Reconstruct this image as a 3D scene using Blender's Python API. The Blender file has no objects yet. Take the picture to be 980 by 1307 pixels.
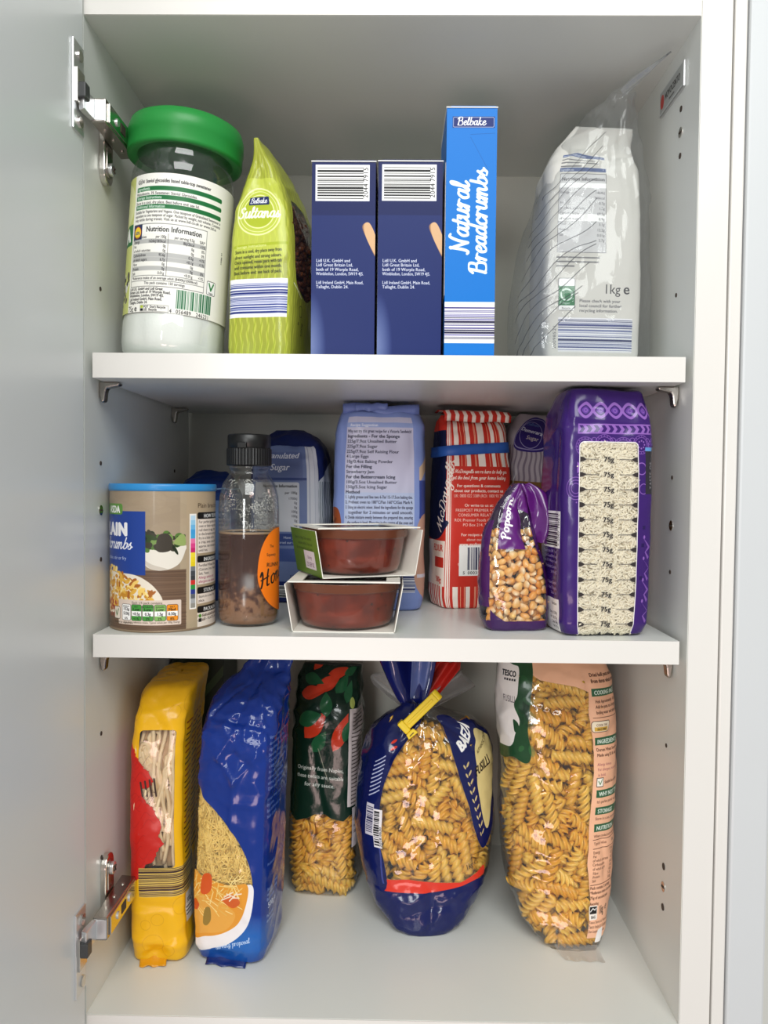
import bpy, bmesh, math, random
import numpy as np
from mathutils import Vector, Matrix, noise as mnoise

# ---------------------------------------------------------------- camera, light, exposure
scene = bpy.context.scene
COL = scene.collection
MM = 0.001

cam_data = bpy.data.cameras.new('camera')
cam = bpy.data.objects.new('camera', cam_data)
COL.objects.link(cam)
cam_data.sensor_fit = 'VERTICAL'
cam_data.sensor_height = 24.0
cam_data.lens = 1000.05 / 1307.0 * 24.0
cam_data.clip_start = 0.01
YAW, PITCH, ROLL = -0.0132, -0.0326, 0.0099
_cy, _sy, _cp, _sp = math.cos(YAW), math.sin(YAW), math.cos(PITCH), math.sin(PITCH)
_f = Vector((_sy * _cp, _cy * _cp, _sp)); _r = Vector((_cy, -_sy, 0)); _u = _r.cross(_f)
_r2 = _r * math.cos(ROLL) + _u * math.sin(ROLL); _u2 = _u * math.cos(ROLL) - _r * math.sin(ROLL)
cam.matrix_world = Matrix(((_r2.x, _u2.x, -_f.x, 0.0064), (_r2.y, _u2.y, -_f.y, -0.6005), (_r2.z, _u2.z, -_f.z, 0.4175), (0, 0, 0, 1)))
scene.camera = cam

world = bpy.data.worlds.new('world'); scene.world = world
world.use_nodes = True
world.node_tree.nodes['Background'].inputs[0].default_value = (0.985, 1.0, 0.97, 1)
world.node_tree.nodes['Background'].inputs[1].default_value = 0.33

def area(name, loc, target, sx, sy, power, color):
    l = bpy.data.lights.new(name, 'AREA'); l.shape = 'RECTANGLE'; l.size = sx; l.size_y = sy; l.energy = power; l.color = color
    o = bpy.data.objects.new(name, l); COL.objects.link(o); o.location = loc
    o.rotation_euler = (Vector(target) - Vector(loc)).to_track_quat('-Z', 'Y').to_euler()
    return o
area('window_daylight', (0.22, -1.45, 1.50), (0.0, 0.1, 0.35), 1.15, 0.85, 23.0, (0.97, 1.0, 0.98))
area('second_window_daylight', (-0.42, -1.90, 0.62), (0.0, 0.1, 0.3), 0.34, 0.62, 9.0, (0.98, 1.0, 1.0))
area('pink_bounce_fill', (-0.12, -1.35, -0.22), (0.0, 0.1, 0.3), 0.45, 0.3, 3.2, (1.0, 0.70, 0.66))  # added low pink light standing in for bounced daylight, not a lamp

vs = scene.view_settings
vs.view_transform = 'Standard'; vs.look = 'None'; vs.gamma = 1.0; vs.use_curve_mapping = False
vs.exposure = 0.14
scene.cycles.transparent_max_bounces = 16

# ---------------------------------------------------------------- scene helpers
def lin(c):
    c = c / 255.0
    return c / 12.92 if c <= 0.04045 else ((c + 0.055) / 1.055) ** 2.4
def rgb(r, g, b): return (lin(r), lin(g), lin(b), 1.0)

def new_mat(name):
    m = bpy.data.materials.new(name); m.use_nodes = True
    nt = m.node_tree; b = nt.nodes['Principled BSDF']
    return m, nt, b

def plain(name, col, rough=0.5, metal=0.0, bump=0.0, bscale=60.0, spec=0.5, coat=0.0, vary=0.0, vscale=20.0):
    m, nt, b = new_mat(name)
    b.inputs['Base Color'].default_value = rgb(*col); b.inputs['Roughness'].default_value = rough
    b.inputs['Metallic'].default_value = metal; b.inputs['Specular IOR Level'].default_value = spec
    b.inputs['Coat Weight'].default_value = coat
    tc = nt.nodes.new('ShaderNodeTexCoord')
    nz = nt.nodes.new('ShaderNodeTexNoise'); nz.inputs['Scale'].default_value = bscale; nz.inputs['Detail'].default_value = 5
    nt.links.new(tc.outputs['Object'], nz.inputs['Vector'])
    if bump:
        bp = nt.nodes.new('ShaderNodeBump'); bp.inputs['Strength'].default_value = bump; bp.inputs['Distance'].default_value = 0.001
        nt.links.new(nz.outputs['Fac'], bp.inputs['Height']); nt.links.new(bp.outputs['Normal'], b.inputs['Normal'])
    n2 = nt.nodes.new('ShaderNodeTexNoise'); n2.inputs['Scale'].default_value = vscale; n2.inputs['Detail'].default_value = 3
    nt.links.new(tc.outputs['Object'], n2.inputs['Vector'])
    mr = nt.nodes.new('ShaderNodeMapRange'); mr.inputs['To Min'].default_value = 1.0 - max(vary, .012); mr.inputs['To Max'].default_value = 1.0 + max(vary, .012)
    nt.links.new(n2.outputs['Fac'], mr.inputs['Value'])
    mx = nt.nodes.new('ShaderNodeVectorMath'); mx.operation = 'SCALE'; mx.inputs[0].default_value = rgb(*col)[:3]
    nt.links.new(mr.outputs['Result'], mx.inputs['Scale']); nt.links.new(mx.outputs['Vector'], b.inputs['Base Color'])
    return m

def film_nodes(nt, tint=(0.97, 0.97, 0.97, 1), rough=0.06, k=1.3, c=0.02, normal=None, haze=0.05):
    t0 = nt.nodes.new('ShaderNodeBsdfTransparent'); t0.inputs[0].default_value = tint
    hz = nt.nodes.new('ShaderNodeBsdfDiffuse'); hz.inputs[0].default_value = (.9, .9, .9, 1)
    tr = nt.nodes.new('ShaderNodeMixShader'); tr.inputs[0].default_value = haze
    nt.links.new(t0.outputs[0], tr.inputs[1]); nt.links.new(hz.outputs[0], tr.inputs[2])
    gl = nt.nodes.new('ShaderNodeBsdfGlossy'); gl.inputs['Roughness'].default_value = rough
    fr = nt.nodes.new('ShaderNodeFresnel'); fr.inputs['IOR'].default_value = 1.48
    ma = nt.nodes.new('ShaderNodeMath'); ma.operation = 'MULTIPLY_ADD'; ma.inputs[1].default_value = k; ma.inputs[2].default_value = c; ma.use_clamp = True
    mn = nt.nodes.new('ShaderNodeMath'); mn.operation = 'MINIMUM'; mn.inputs[1].default_value = 0.26
    nt.links.new(fr.outputs[0], mn.inputs[0]); nt.links.new(mn.outputs[0], ma.inputs[0])
    if normal is not None:
        nt.links.new(normal, gl.inputs['Normal']); nt.links.new(normal, fr.inputs['Normal'])
    mi = nt.nodes.new('ShaderNodeMixShader')
    nt.links.new(ma.outputs[0], mi.inputs[0]); nt.links.new(tr.outputs[0], mi.inputs[1]); nt.links.new(gl.outputs[0], mi.inputs[2])
    return mi

def clear_plastic(name, tint=(0.96, 0.97, 0.97, 1), rough=0.04, k=1.4, c=0.02, bump=0.0, bscale=30.0, bdist=0.002, haze=0.015):
    m, nt, b = new_mat(name); nt.nodes.remove(b)
    out = nt.nodes['Material Output']; nrm = None
    if bump:
        tc = nt.nodes.new('ShaderNodeTexCoord'); nz = nt.nodes.new('ShaderNodeTexNoise')
        nz.inputs['Scale'].default_value = bscale; nz.inputs['Detail'].default_value = 3
        nt.links.new(tc.outputs['Object'], nz.inputs['Vector'])
        bp = nt.nodes.new('ShaderNodeBump'); bp.inputs['Strength'].default_value = bump; bp.inputs['Distance'].default_value = bdist
        nt.links.new(nz.outputs['Fac'], bp.inputs['Height']); nrm = bp.outputs['Normal']
    mi = film_nodes(nt, tint, rough, k, c, nrm, haze)
    nt.links.new(mi.outputs[0], out.inputs['Surface'])
    return m

def printed(name, canvas, rough=0.35, bump=0.0, bscale=40.0, bdist=0.0015, film=False, spec=0.28, ftint=(0.97, 0.97, 0.96, 1), coat=0.0, stretch=(1, 1, 1), frough=0.05, fk=1.3, fc=0.02, detail=3.0, haze=0.018):
    """a printed surface: the flat print drawn by the Canvas below, fine relief from noise; clear film where nothing is printed"""
    m, nt, b = new_mat(name)
    tx = nt.nodes.new('ShaderNodeTexImage'); tx.image = canvas.image(name); tx.extension = 'EXTEND'; tx.interpolation = 'Cubic'
    nt.links.new(tx.outputs['Color'], b.inputs['Base Color'])
    b.inputs['Roughness'].default_value = rough; b.inputs['Specular IOR Level'].default_value = spec
    b.inputs['Coat Weight'].default_value = coat * .55; b.inputs['Coat Roughness'].default_value = 0.08
    nrm = None
    if bump:
        tc = nt.nodes.new('ShaderNodeTexCoord'); mp = nt.nodes.new('ShaderNodeMapping'); mp.inputs['Scale'].default_value = stretch
        nz = nt.nodes.new('ShaderNodeTexNoise'); nz.inputs['Scale'].default_value = bscale; nz.inputs['Detail'].default_value = detail; nz.inputs['Roughness'].default_value = 0.45
        nt.links.new(tc.outputs['Object'], mp.inputs['Vector']); nt.links.new(mp.outputs['Vector'], nz.inputs['Vector'])
        # sharp folds: ridged noise
        s1 = nt.nodes.new('ShaderNodeMath'); s1.operation = 'SUBTRACT'; s1.inputs[1].default_value = 0.5
        s2 = nt.nodes.new('ShaderNodeMath'); s2.operation = 'ABSOLUTE'
        nt.links.new(nz.outputs['Fac'], s1.inputs[0]); nt.links.new(s1.outputs[0], s2.inputs[0])
        bp = nt.nodes.new('ShaderNodeBump'); bp.inputs['Strength'].default_value = bump; bp.inputs['Distance'].default_value = bdist
        nt.links.new(s2.outputs[0], bp.inputs['Height']); nrm = bp.outputs['Normal']
        nt.links.new(nrm, b.inputs['Normal'])
    if film:
        out = nt.nodes['Material Output']
        mi = film_nodes(nt, ftint, frough, fk, fc, nrm, haze)
        mx = nt.nodes.new('ShaderNodeMixShader')
        nt.links.new(tx.outputs['Alpha'], mx.inputs[0]); nt.links.new(mi.outputs[0], mx.inputs[1]); nt.links.new(b.outputs[0], mx.inputs[2])
        nt.links.new(mx.outputs[0], out.inputs['Surface'])
    return m

def obj(name, verts, faces, mat=None, parent=None, smooth=False, uvs=None, normals=None):
    me = bpy.data.meshes.new(name)
    me.from_pydata([tuple(v) for v in verts], [], faces)
    if uvs is not None:
        ul = me.uv_layers.new(name='UVMap')
        ul.data.foreach_set('uv', np.asarray(uvs, dtype=np.float32).ravel())
    if smooth:
        me.polygons.foreach_set('use_smooth', [True] * len(me.polygons))
    me.update()
    if normals is not None:
        me.normals_split_custom_set_from_vertices([tuple(n) for n in normals])
    if mat is not None: me.materials.append(mat)
    o = bpy.data.objects.new(name, me); COL.objects.link(o)
    if parent is not None: o.parent = parent
    return o

def bm_obj(name, bm, mat=None, parent=None, smooth=False):
    me = bpy.data.meshes.new(name); bm.to_mesh(me); bm.free()
    if smooth: me.polygons.foreach_set('use_smooth', [True] * len(me.polygons))
    me.update()
    if mat is not None: me.materials.append(mat)
    o = bpy.data.objects.new(name, me); COL.objects.link(o)
    if parent is not None: o.parent = parent
    return o

def thing(name, label, cat, loc=(0, 0, 0), rot=(0, 0, 0), group=None):
    o = bpy.data.objects.new(name, None); COL.objects.link(o)
    o.empty_display_size = 0.02
    o.location = loc; o.rotation_euler = rot
    o['label'] = label; o['category'] = cat
    if group: o['group'] = group
    return o
def tag(o, label, cat=None, group=None, kind=None):
    o['label'] = label
    if cat: o['category'] = cat
    if group: o['group'] = group
    if kind: o['kind'] = kind
    return o

def add_box(bm, x0, y0, z0, x1, y1, z1, bevel=0.0, seg=2, mtx=None):
    r = bmesh.ops.create_cube(bm, size=1.0)
    vs_ = r['verts']
    for v in vs_:
        v.co = Vector(((x0 + x1) / 2 + v.co.x * (x1 - x0), (y0 + y1) / 2 + v.co.y * (y1 - y0), (z0 + z1) / 2 + v.co.z * (z1 - z0)))
    if bevel:
        es = list({e for v in vs_ for e in v.link_edges})
        rb = bmesh.ops.bevel(bm, geom=es, offset=bevel, segments=seg, affect='EDGES', profile=0.5)
        vs_ = list({v for f in rb['faces'] for v in f.verts} | {v for v in vs_ if v.is_valid})
    if mtx is not None:
        bmesh.ops.transform(bm, matrix=mtx, verts=vs_)
    return vs_
def box(name, x0, y0, z0, x1, y1, z1, mat, parent=None, bevel=0.0, seg=2, mtx=None):
    bm = bmesh.new(); add_box(bm, x0, y0, z0, x1, y1, z1, bevel, seg, mtx)
    return bm_obj(name, bm, mat, parent)
def prism(name, pts, axis, a, b, mat, parent=None, bevel=0.0):
    """polygon pts (2D) swept along axis from a to b"""
    def P(p, t):
        return {'x': (t, p[0], p[1]), 'y': (p[0], t, p[1]), 'z': (p[0], p[1], t)}[axis]
    bm = bmesh.new()
    v0 = [bm.verts.new(P(p, a)) for p in pts]; v1 = [bm.verts.new(P(p, b)) for p in pts]
    n = len(pts)
    bm.faces.new(v0); bm.faces.new(v1[::-1])
    for i in range(n): bm.faces.new((v0[i], v1[i], v1[(i + 1) % n], v0[(i + 1) % n]))
    bmesh.ops.recalc_face_normals(bm, faces=bm.faces[:])
    if bevel: bmesh.ops.bevel(bm, geom=bm.edges[:], offset=bevel, segments=2, affect='EDGES', profile=0.5)
    return bm_obj(name, bm, mat, parent)
def disc_cyl(name, c, axis, r, h, mat, parent=None, n=20, r2=None, bevel=0.0):
    bm = bmesh.new()
    bmesh.ops.create_cone(bm, cap_ends=True, segments=n, radius1=r, radius2=r if r2 is None else r2, depth=h)
    if bevel: bmesh.ops.bevel(bm, geom=[e for e in bm.edges if not any(abs(e.verts[0].co.z - e.verts[1].co.z) > 1e-6 for _ in (0,))], offset=bevel, segments=2, affect='EDGES', profile=0.5)
    q = Vector(axis).to_track_quat('Z', 'Y').to_matrix().to_4x4()
    bmesh.ops.transform(bm, matrix=Matrix.Translation(c) @ q, verts=bm.verts[:])
    return bm_obj(name, bm, mat, parent)

def lathe(name, prof, mat, parent=None, n=72, uv=None, smooth=True, radial=None, close_top=False, close_bot=False, z_uv=None):
    """prof: list of (r, z). u runs with the azimuth, 0.5 at -y, growing towards +x"""
    V, F, U = [], [], []
    nr = len(prof)
    zs = [p[1] for p in prof]; z0, z1 = (min(zs), max(zs)) if z_uv is None else z_uv
    for (r, z) in prof:
        for i in range(n):
            t = i / n; a = (t - 0.5) * 2 * math.pi
            rr = r if radial is None else radial(r, z, a)
            V.append((rr * math.sin(a), -rr * math.cos(a), z))
    for j in range(nr - 1):
        for i in range(n):
            k = (i + 1) % n
            F.append((j * n + i, j * n + k, (j + 1) * n + k, (j + 1) * n + i))
            va, vb = (prof[j][1] - z0) / (z1 - z0), (prof[j + 1][1] - z0) / (z1 - z0)
            U += [(i / n, va), ((i + 1) / n, va), ((i + 1) / n, vb), (i / n, vb)]
    if close_bot: F.append(tuple(range(n))[::-1]); U += [(0.5, 0.0)] * n
    if close_top: F.append(tuple((nr - 1) * n + i for i in range(n))); U += [(0.5, 1.0)] * n
    return obj(name, V, F, mat, parent, smooth=smooth, uvs=U)

def tube(bm, pts, r, n=6, cap=True, flat=1.0):
    """sweep a round section along pts into bm; r may be a list"""
    pts = [Vector(p) for p in pts]; rings = []
    up = Vector((0, 0, 1))
    t0 = (pts[1] - pts[0]).normalized()
    if abs(t0.dot(up)) > 0.9: up = Vector((1, 0, 0))
    s = t0.cross(up).normalized()
    for i, p in enumerate(pts):
        t = (pts[min(i + 1, len(pts) - 1)] - pts[max(i - 1, 0)])
        if t.length < 1e-9: t = t0
        t.normalize()
        s = (s - t * s.dot(t))
        if s.length < 1e-6: s = t.orthogonal()
        s.normalize(); w = t.cross(s)
        rr = r[i] if isinstance(r, (list, tuple)) else r
        rings.append([bm.verts.new(p + s * rr * math.cos(2 * math.pi * k / n) + w * rr * flat * math.sin(2 * math.pi * k / n)) for k in range(n)])
    for a, b in zip(rings, rings[1:]):
        for k in range(n): bm.faces.new((a[k], a[(k + 1) % n], b[(k + 1) % n], b[k]))
    if cap:
        bm.faces.new(rings[0][::-1]); bm.faces.new(rings[-1])
# ---------------------------------------------------------------- lettering: glyph masks from Blender's built-in font
_CH = [chr(c) for c in range(33, 127)] + ['\u00a3', '\u00e9', '\u00ae', '\u00b0', '\u00bd']
EM = 96
def _glyphs():
    objs = []
    for ch in _CH:
        for s in (ch, ch + ch):
            cu = bpy.data.curves.new('glyph', 'FONT'); cu.body = s; cu.size = 1.0; cu.resolution_u = 3
            o = bpy.data.objects.new('glyph', cu); COL.objects.link(o); objs.append(o)
    dg = bpy.context.evaluated_depsgraph_get(); dg.update()
    out = {}
    for i, ch in enumerate(_CH):
        info = []
        for k in (0, 1):
            me = objs[2 * i + k].evaluated_get(dg).to_mesh()
            co = np.zeros(len(me.vertices) * 3, np.float32); me.vertices.foreach_get('co', co); co = co.reshape(-1, 3)[:, :2]
            me.calc_loop_triangles()
            tri = np.zeros(len(me.loop_triangles) * 3, np.int32); me.loop_triangles.foreach_get('vertices', tri)
            info.append((co, tri.reshape(-1, 3)))
            objs[2 * i + k].evaluated_get(dg).to_mesh_clear()
        (c1, t1), (c2, t2) = info
        if len(c1) == 0: continue
        adv = float(c2[:, 0].max() - c1[:, 0].max())
        x0 = -0.1; y0 = -0.3; w = int((max(c1[:, 0].max(), adv) + 0.2) * EM) + 2; h = int(1.4 * EM)
        mask = np.zeros((h, w), np.float32)
        P = (c1 - np.array([x0, y0])) * EM
        for a, b, c in P[t1]:
            mn = np.floor(np.minimum(np.minimum(a, b), c)).astype(int); mxx = np.ceil(np.maximum(np.maximum(a, b), c)).astype(int)
            mn = np.maximum(mn, 0); mxx = np.minimum(mxx, [w, h])
            if mxx[0] <= mn[0] or mxx[1] <= mn[1]: continue
            X, Y = np.meshgrid(np.arange(mn[0], mxx[0]) + .5, np.arange(mn[1], mxx[1]) + .5)
            d = (b[0] - a[0]) * (c[1] - a[1]) - (b[1] - a[1]) * (c[0] - a[0])
            if abs(d) < 1e-9: continue
            l1 = ((b[0] - X) * (c[1] - Y) - (b[1] - Y) * (c[0] - X)) / d
            l2 = ((c[0] - X) * (a[1] - Y) - (c[1] - Y) * (a[0] - X)) / d
            ins = (l1 >= -.01) & (l2 >= -.01) & (1 - l1 - l2 >= -.01)
            mask[mn[1]:mxx[1], mn[0]:mxx[0]][ins] = 1
        out[ch] = (mask, adv)
    for o in objs:
        cu = o.data; bpy.data.objects.remove(o); bpy.data.curves.remove(cu)
    return out
GLYPH = _glyphs()

# brush lettering drawn by hand as pen strokes (x-height 1, ascender 1.75, descender -0.7)
SCRIPT = {
 'N': (1.65, [[(.1, .1), (.3, 0), (.45, .5), (.5, 1.7)], [(.45, 1.65), (.75, 1.0), (1.15, .05)], [(1.15, .05), (1.25, 1.0), (1.5, 1.75), (1.75, 1.7)]]),
 'B': (1.4, [[(.35, 1.7), (.3, .8), (.2, 0)], [(0, 1.35), (.35, 1.75), (.95, 1.7), (.95, 1.1), (.4, .95)], [(.4, .95), (1.1, .85), (1.15, .1), (.6, -.05), (.15, .1)]]),
 'S': (1.2, [[(1.05, 1.45), (.75, 1.75), (.35, 1.45), (.5, 1.0), (.95, .6), (.75, .05), (.3, 0), (.0, .3)]]),
 'H': (1.5, [[(.05, 1.3), (.25, 1.7), (.35, 1.2), (.25, .4), (.1, 0)], [(1.15, 1.75), (1.0, 1.0), (.95, .1), (1.25, .1)], [(.1, .85), (.6, .9), (1.2, 1.0)]]),
 'D': (1.4, [[(.4, 1.7), (.35, .8), (.25, 0)], [(.05, 1.5), (.5, 1.75), (1.2, 1.35), (1.1, .4), (.6, 0), (.1, .05)]]),
 'P': (1.2, [[(.35, 1.6), (.25, .7), (.15, -.1)], [(.05, 1.4), (.5, 1.75), (1.05, 1.4), (.75, .85), (.35, .8)]]),
 'a': (1.05, [[(.8, .85), (.45, 1), (.12, .55), (.25, .05), (.6, .2), (.82, .95)], [(.82, .95), (.75, .3), (.9, 0), (1.15, .3)]]),
 'b': (.95, [[(.3, 1.7), (.2, .8), (.15, .2), (.4, 0), (.75, .3), (.7, .85), (.4, .9), (.22, .6)], [(.72, .8), (.95, .75)]]),
 'c': (.8, [[(.7, .8), (.45, 1), (.12, .6), (.2, .08), (.5, 0), (.85, .35)]]),
 'd': (1.05, [[(.75, .85), (.45, 1), (.12, .55), (.25, .05), (.6, .2), (.8, .8)], [(.95, 1.7), (.82, .9), (.75, .3), (.9, 0), (1.15, .3)]]),
 'e': (.8, [[(.12, .45), (.5, .55), (.65, .85), (.4, 1), (.12, .6), (.2, .08), (.5, 0), (.85, .35)]]),
 'g': (1.0, [[(.75, .85), (.45, 1), (.12, .55), (.25, .05), (.6, .2), (.78, .9)], [(.8, .95), (.75, .0), (.6, -.65), (.2, -.6), (.3, -.25), (1.05, .3)]]),
 'k': (.95, [[(.3, 1.7), (.2, .8), (.1, 0)], [(.75, .95), (.5, .9), (.25, .5), (.5, .3), (.65, 0), (1.0, .3)]]),
 'l': (.55, [[(.0, .3), (.35, 1.1), (.4, 1.7), (.22, 1.5), (.15, .3), (.3, 0), (.6, .3)]]),
 'm': (1.5, [[(0, .75), (.18, .95), (.18, .4), (.12, 0)], [(.17, .45), (.4, .95), (.6, .85), (.58, .4), (.52, 0)], [(.58, .45), (.82, .95), (1.05, .85), (1.02, .3), (1.15, 0), (1.55, .35)]]),
 'n': (1.05, [[(0, .75), (.18, .95), (.18, .4), (.12, 0)], [(.17, .45), (.45, .95), (.68, .85), (.64, .3), (.78, 0), (1.1, .35)]]),
 'o': (.95, [[(.55, 1), (.15, .75), (.15, .15), (.45, 0), (.75, .35), (.7, .85), (.5, .95)], [(.65, .85), (1.0, .8)]]),
 'p': (.95, [[(.1, .8), (.25, .95), (.2, .2), (.1, -.7)], [(.22, .6), (.5, 1), (.78, .75), (.65, .1), (.35, .02), (.2, .2)], [(.7, .15), (1.0, .3)]]),
 'r': (.8, [[(0, .7), (.2, 1), (.22, .5), (.12, 0)], [(.2, .5), (.4, .95), (.7, .9)]]),
 's': (.75, [[(.05, .3), (.4, .95), (.35, .7), (.6, .35), (.45, .0), (.1, .05)], [(.55, .15), (.8, .35)]]),
 't': (.65, [[(.4, 1.45), (.25, .7), (.2, .15), (.4, 0), (.7, .35)], [(.0, .98), (.65, 1.05)]]),
 'u': (1.05, [[(0, .75), (.2, 1), (.15, .3), (.3, 0), (.6, .2), (.8, 1)], [(.8, 1), (.72, .3), (.88, 0), (1.12, .35)]]),
 'y': (.95, [[(0, .75), (.2, 1), (.15, .35), (.35, .05), (.65, .3), (.8, 1)], [(.8, 1), (.7, 0), (.5, -.65), (.15, -.55), (.35, -.2), (1.0, .3)]]),
 'M': (2.0, [[(.1, 0), (.35, 1.0), (.5, 1.7)], [(.5, 1.65), (.75, .4), (.8, .1)], [(.8, .1), (1.1, 1.0), (1.4, 1.7)], [(1.4, 1.7), (1.45, .6), (1.6, 0), (1.9, .2)]]),
 'A': (1.5, [[(.0, 0), (.5, 1.0), (.85, 1.7)], [(.85, 1.7), (.95, .8), (1.1, 0)], [(.3, .6), (1.1, .65)]]),
 'f': (.6, [[(.65, 1.5), (.45, 1.7), (.3, 1.2), (.2, 0), (.05, -.65)], [(.0, .95), (.6, 1.0)]]),
 'h': (1.0, [[(.3, 1.7), (.2, .8), (.1, 0)], [(.17, .45), (.45, .95), (.66, .85), (.62, .3), (.76, 0), (1.05, .3)]]),
 'i': (.5, [[(.1, .8), (.22, 1), (.15, .3), (.3, 0), (.55, .3)], [(.28, 1.42), (.33, 1.48)]]),
 'v': (.9, [[(0, .75), (.2, 1), (.35, .1)], [(.35, .1), (.6, .5), (.75, 1)]]),
 'w': (1.3, [[(0, .75), (.2, 1), (.2, .2), (.4, .05), (.65, .9)], [(.65, .9), (.65, .2), (.85, .05), (1.1, .5), (1.15, 1)]]),
 ' ': (.6, []),
}
def _spline(pts, per=7):
    P = [np.array(p, float) for p in pts]
    if len(P) < 3: return [P[0] + (P[-1] - P[0]) * t for t in np.linspace(0, 1, per)]
    P = [2 * P[0] - P[1]] + P + [2 * P[-1] - P[-2]]; out = []
    for i in range(1, len(P) - 2):
        a, b, c, d = P[i - 1:i + 3]
        for t in np.linspace(0, 1, per, endpoint=False):
            out.append(.5 * (2 * b + (c - a) * t + (2 * a - 5 * b + 4 * c - d) * t * t + (3 * b - a - 3 * c + d) * t ** 3))
    out.append(P[-2]); return out

def text_mask(s, px, bold=0, italic=0.0, cond=1.0, spacing=0.0):
    """coverage mask of one line at px pixels per em; returns mask and the baseline row"""
    pen = 0.12; items = []
    for ch in s:
        if ch == ' ': pen += 0.28 + spacing; continue
        g = GLYPH.get(ch)
        if g is None: pen += .3; continue
        items.append((pen, g)); pen += g[1] + spacing + bold * 0.012
    W = int((pen + 0.5) * EM) + 8; H = int(1.4 * EM)
    big = np.zeros((H, W), np.float32)
    for p, (m, adv) in items:
        x = int((p - 0.1) * EM); 
        if x < 0: m = m[:, -x:]; x = 0
        w = min(m.shape[1], W - x); big[:, x:x + w] = np.maximum(big[:, x:x + w], m[:, :w])
    for _ in range(bold):
        b2 = big.copy()
        for dx, dy in ((2, 0), (-2, 0), (0, 1), (0, -1)): b2 = np.maximum(b2, np.roll(np.roll(big, dx, 1), dy, 0))
        big = b2
    if italic:
        for y in range(H): big[y] = np.roll(big[y], int((y - .3 * EM) * italic))
    sx, sy = px / EM * cond, px / EM
    w, h = max(1, int(W * sx)), max(1, int(H * sy))
    def down(a, n, sc, ax):
        cs = np.concatenate([np.zeros_like(np.take(a, [0], ax)), np.cumsum(a, ax)], ax)
        e = np.minimum(np.arange(n + 1) / sc, a.shape[ax]); i = np.floor(e).astype(int); f = e - i
        i2 = np.minimum(i + 1, a.shape[ax]); sh = [1, 1]; sh[ax] = n + 1; f = f.reshape(sh)
        v = np.take(cs, i, ax) * (1 - f) + np.take(cs, i2, ax) * f
        return np.diff(v, axis=ax) * sc
    m = down(down(big, w, sx, 1), h, sy, 0)
    return np.clip(m, 0, 1), 0.3 * px, 0.12 * px * cond, (pen - .12) * px * cond

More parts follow.
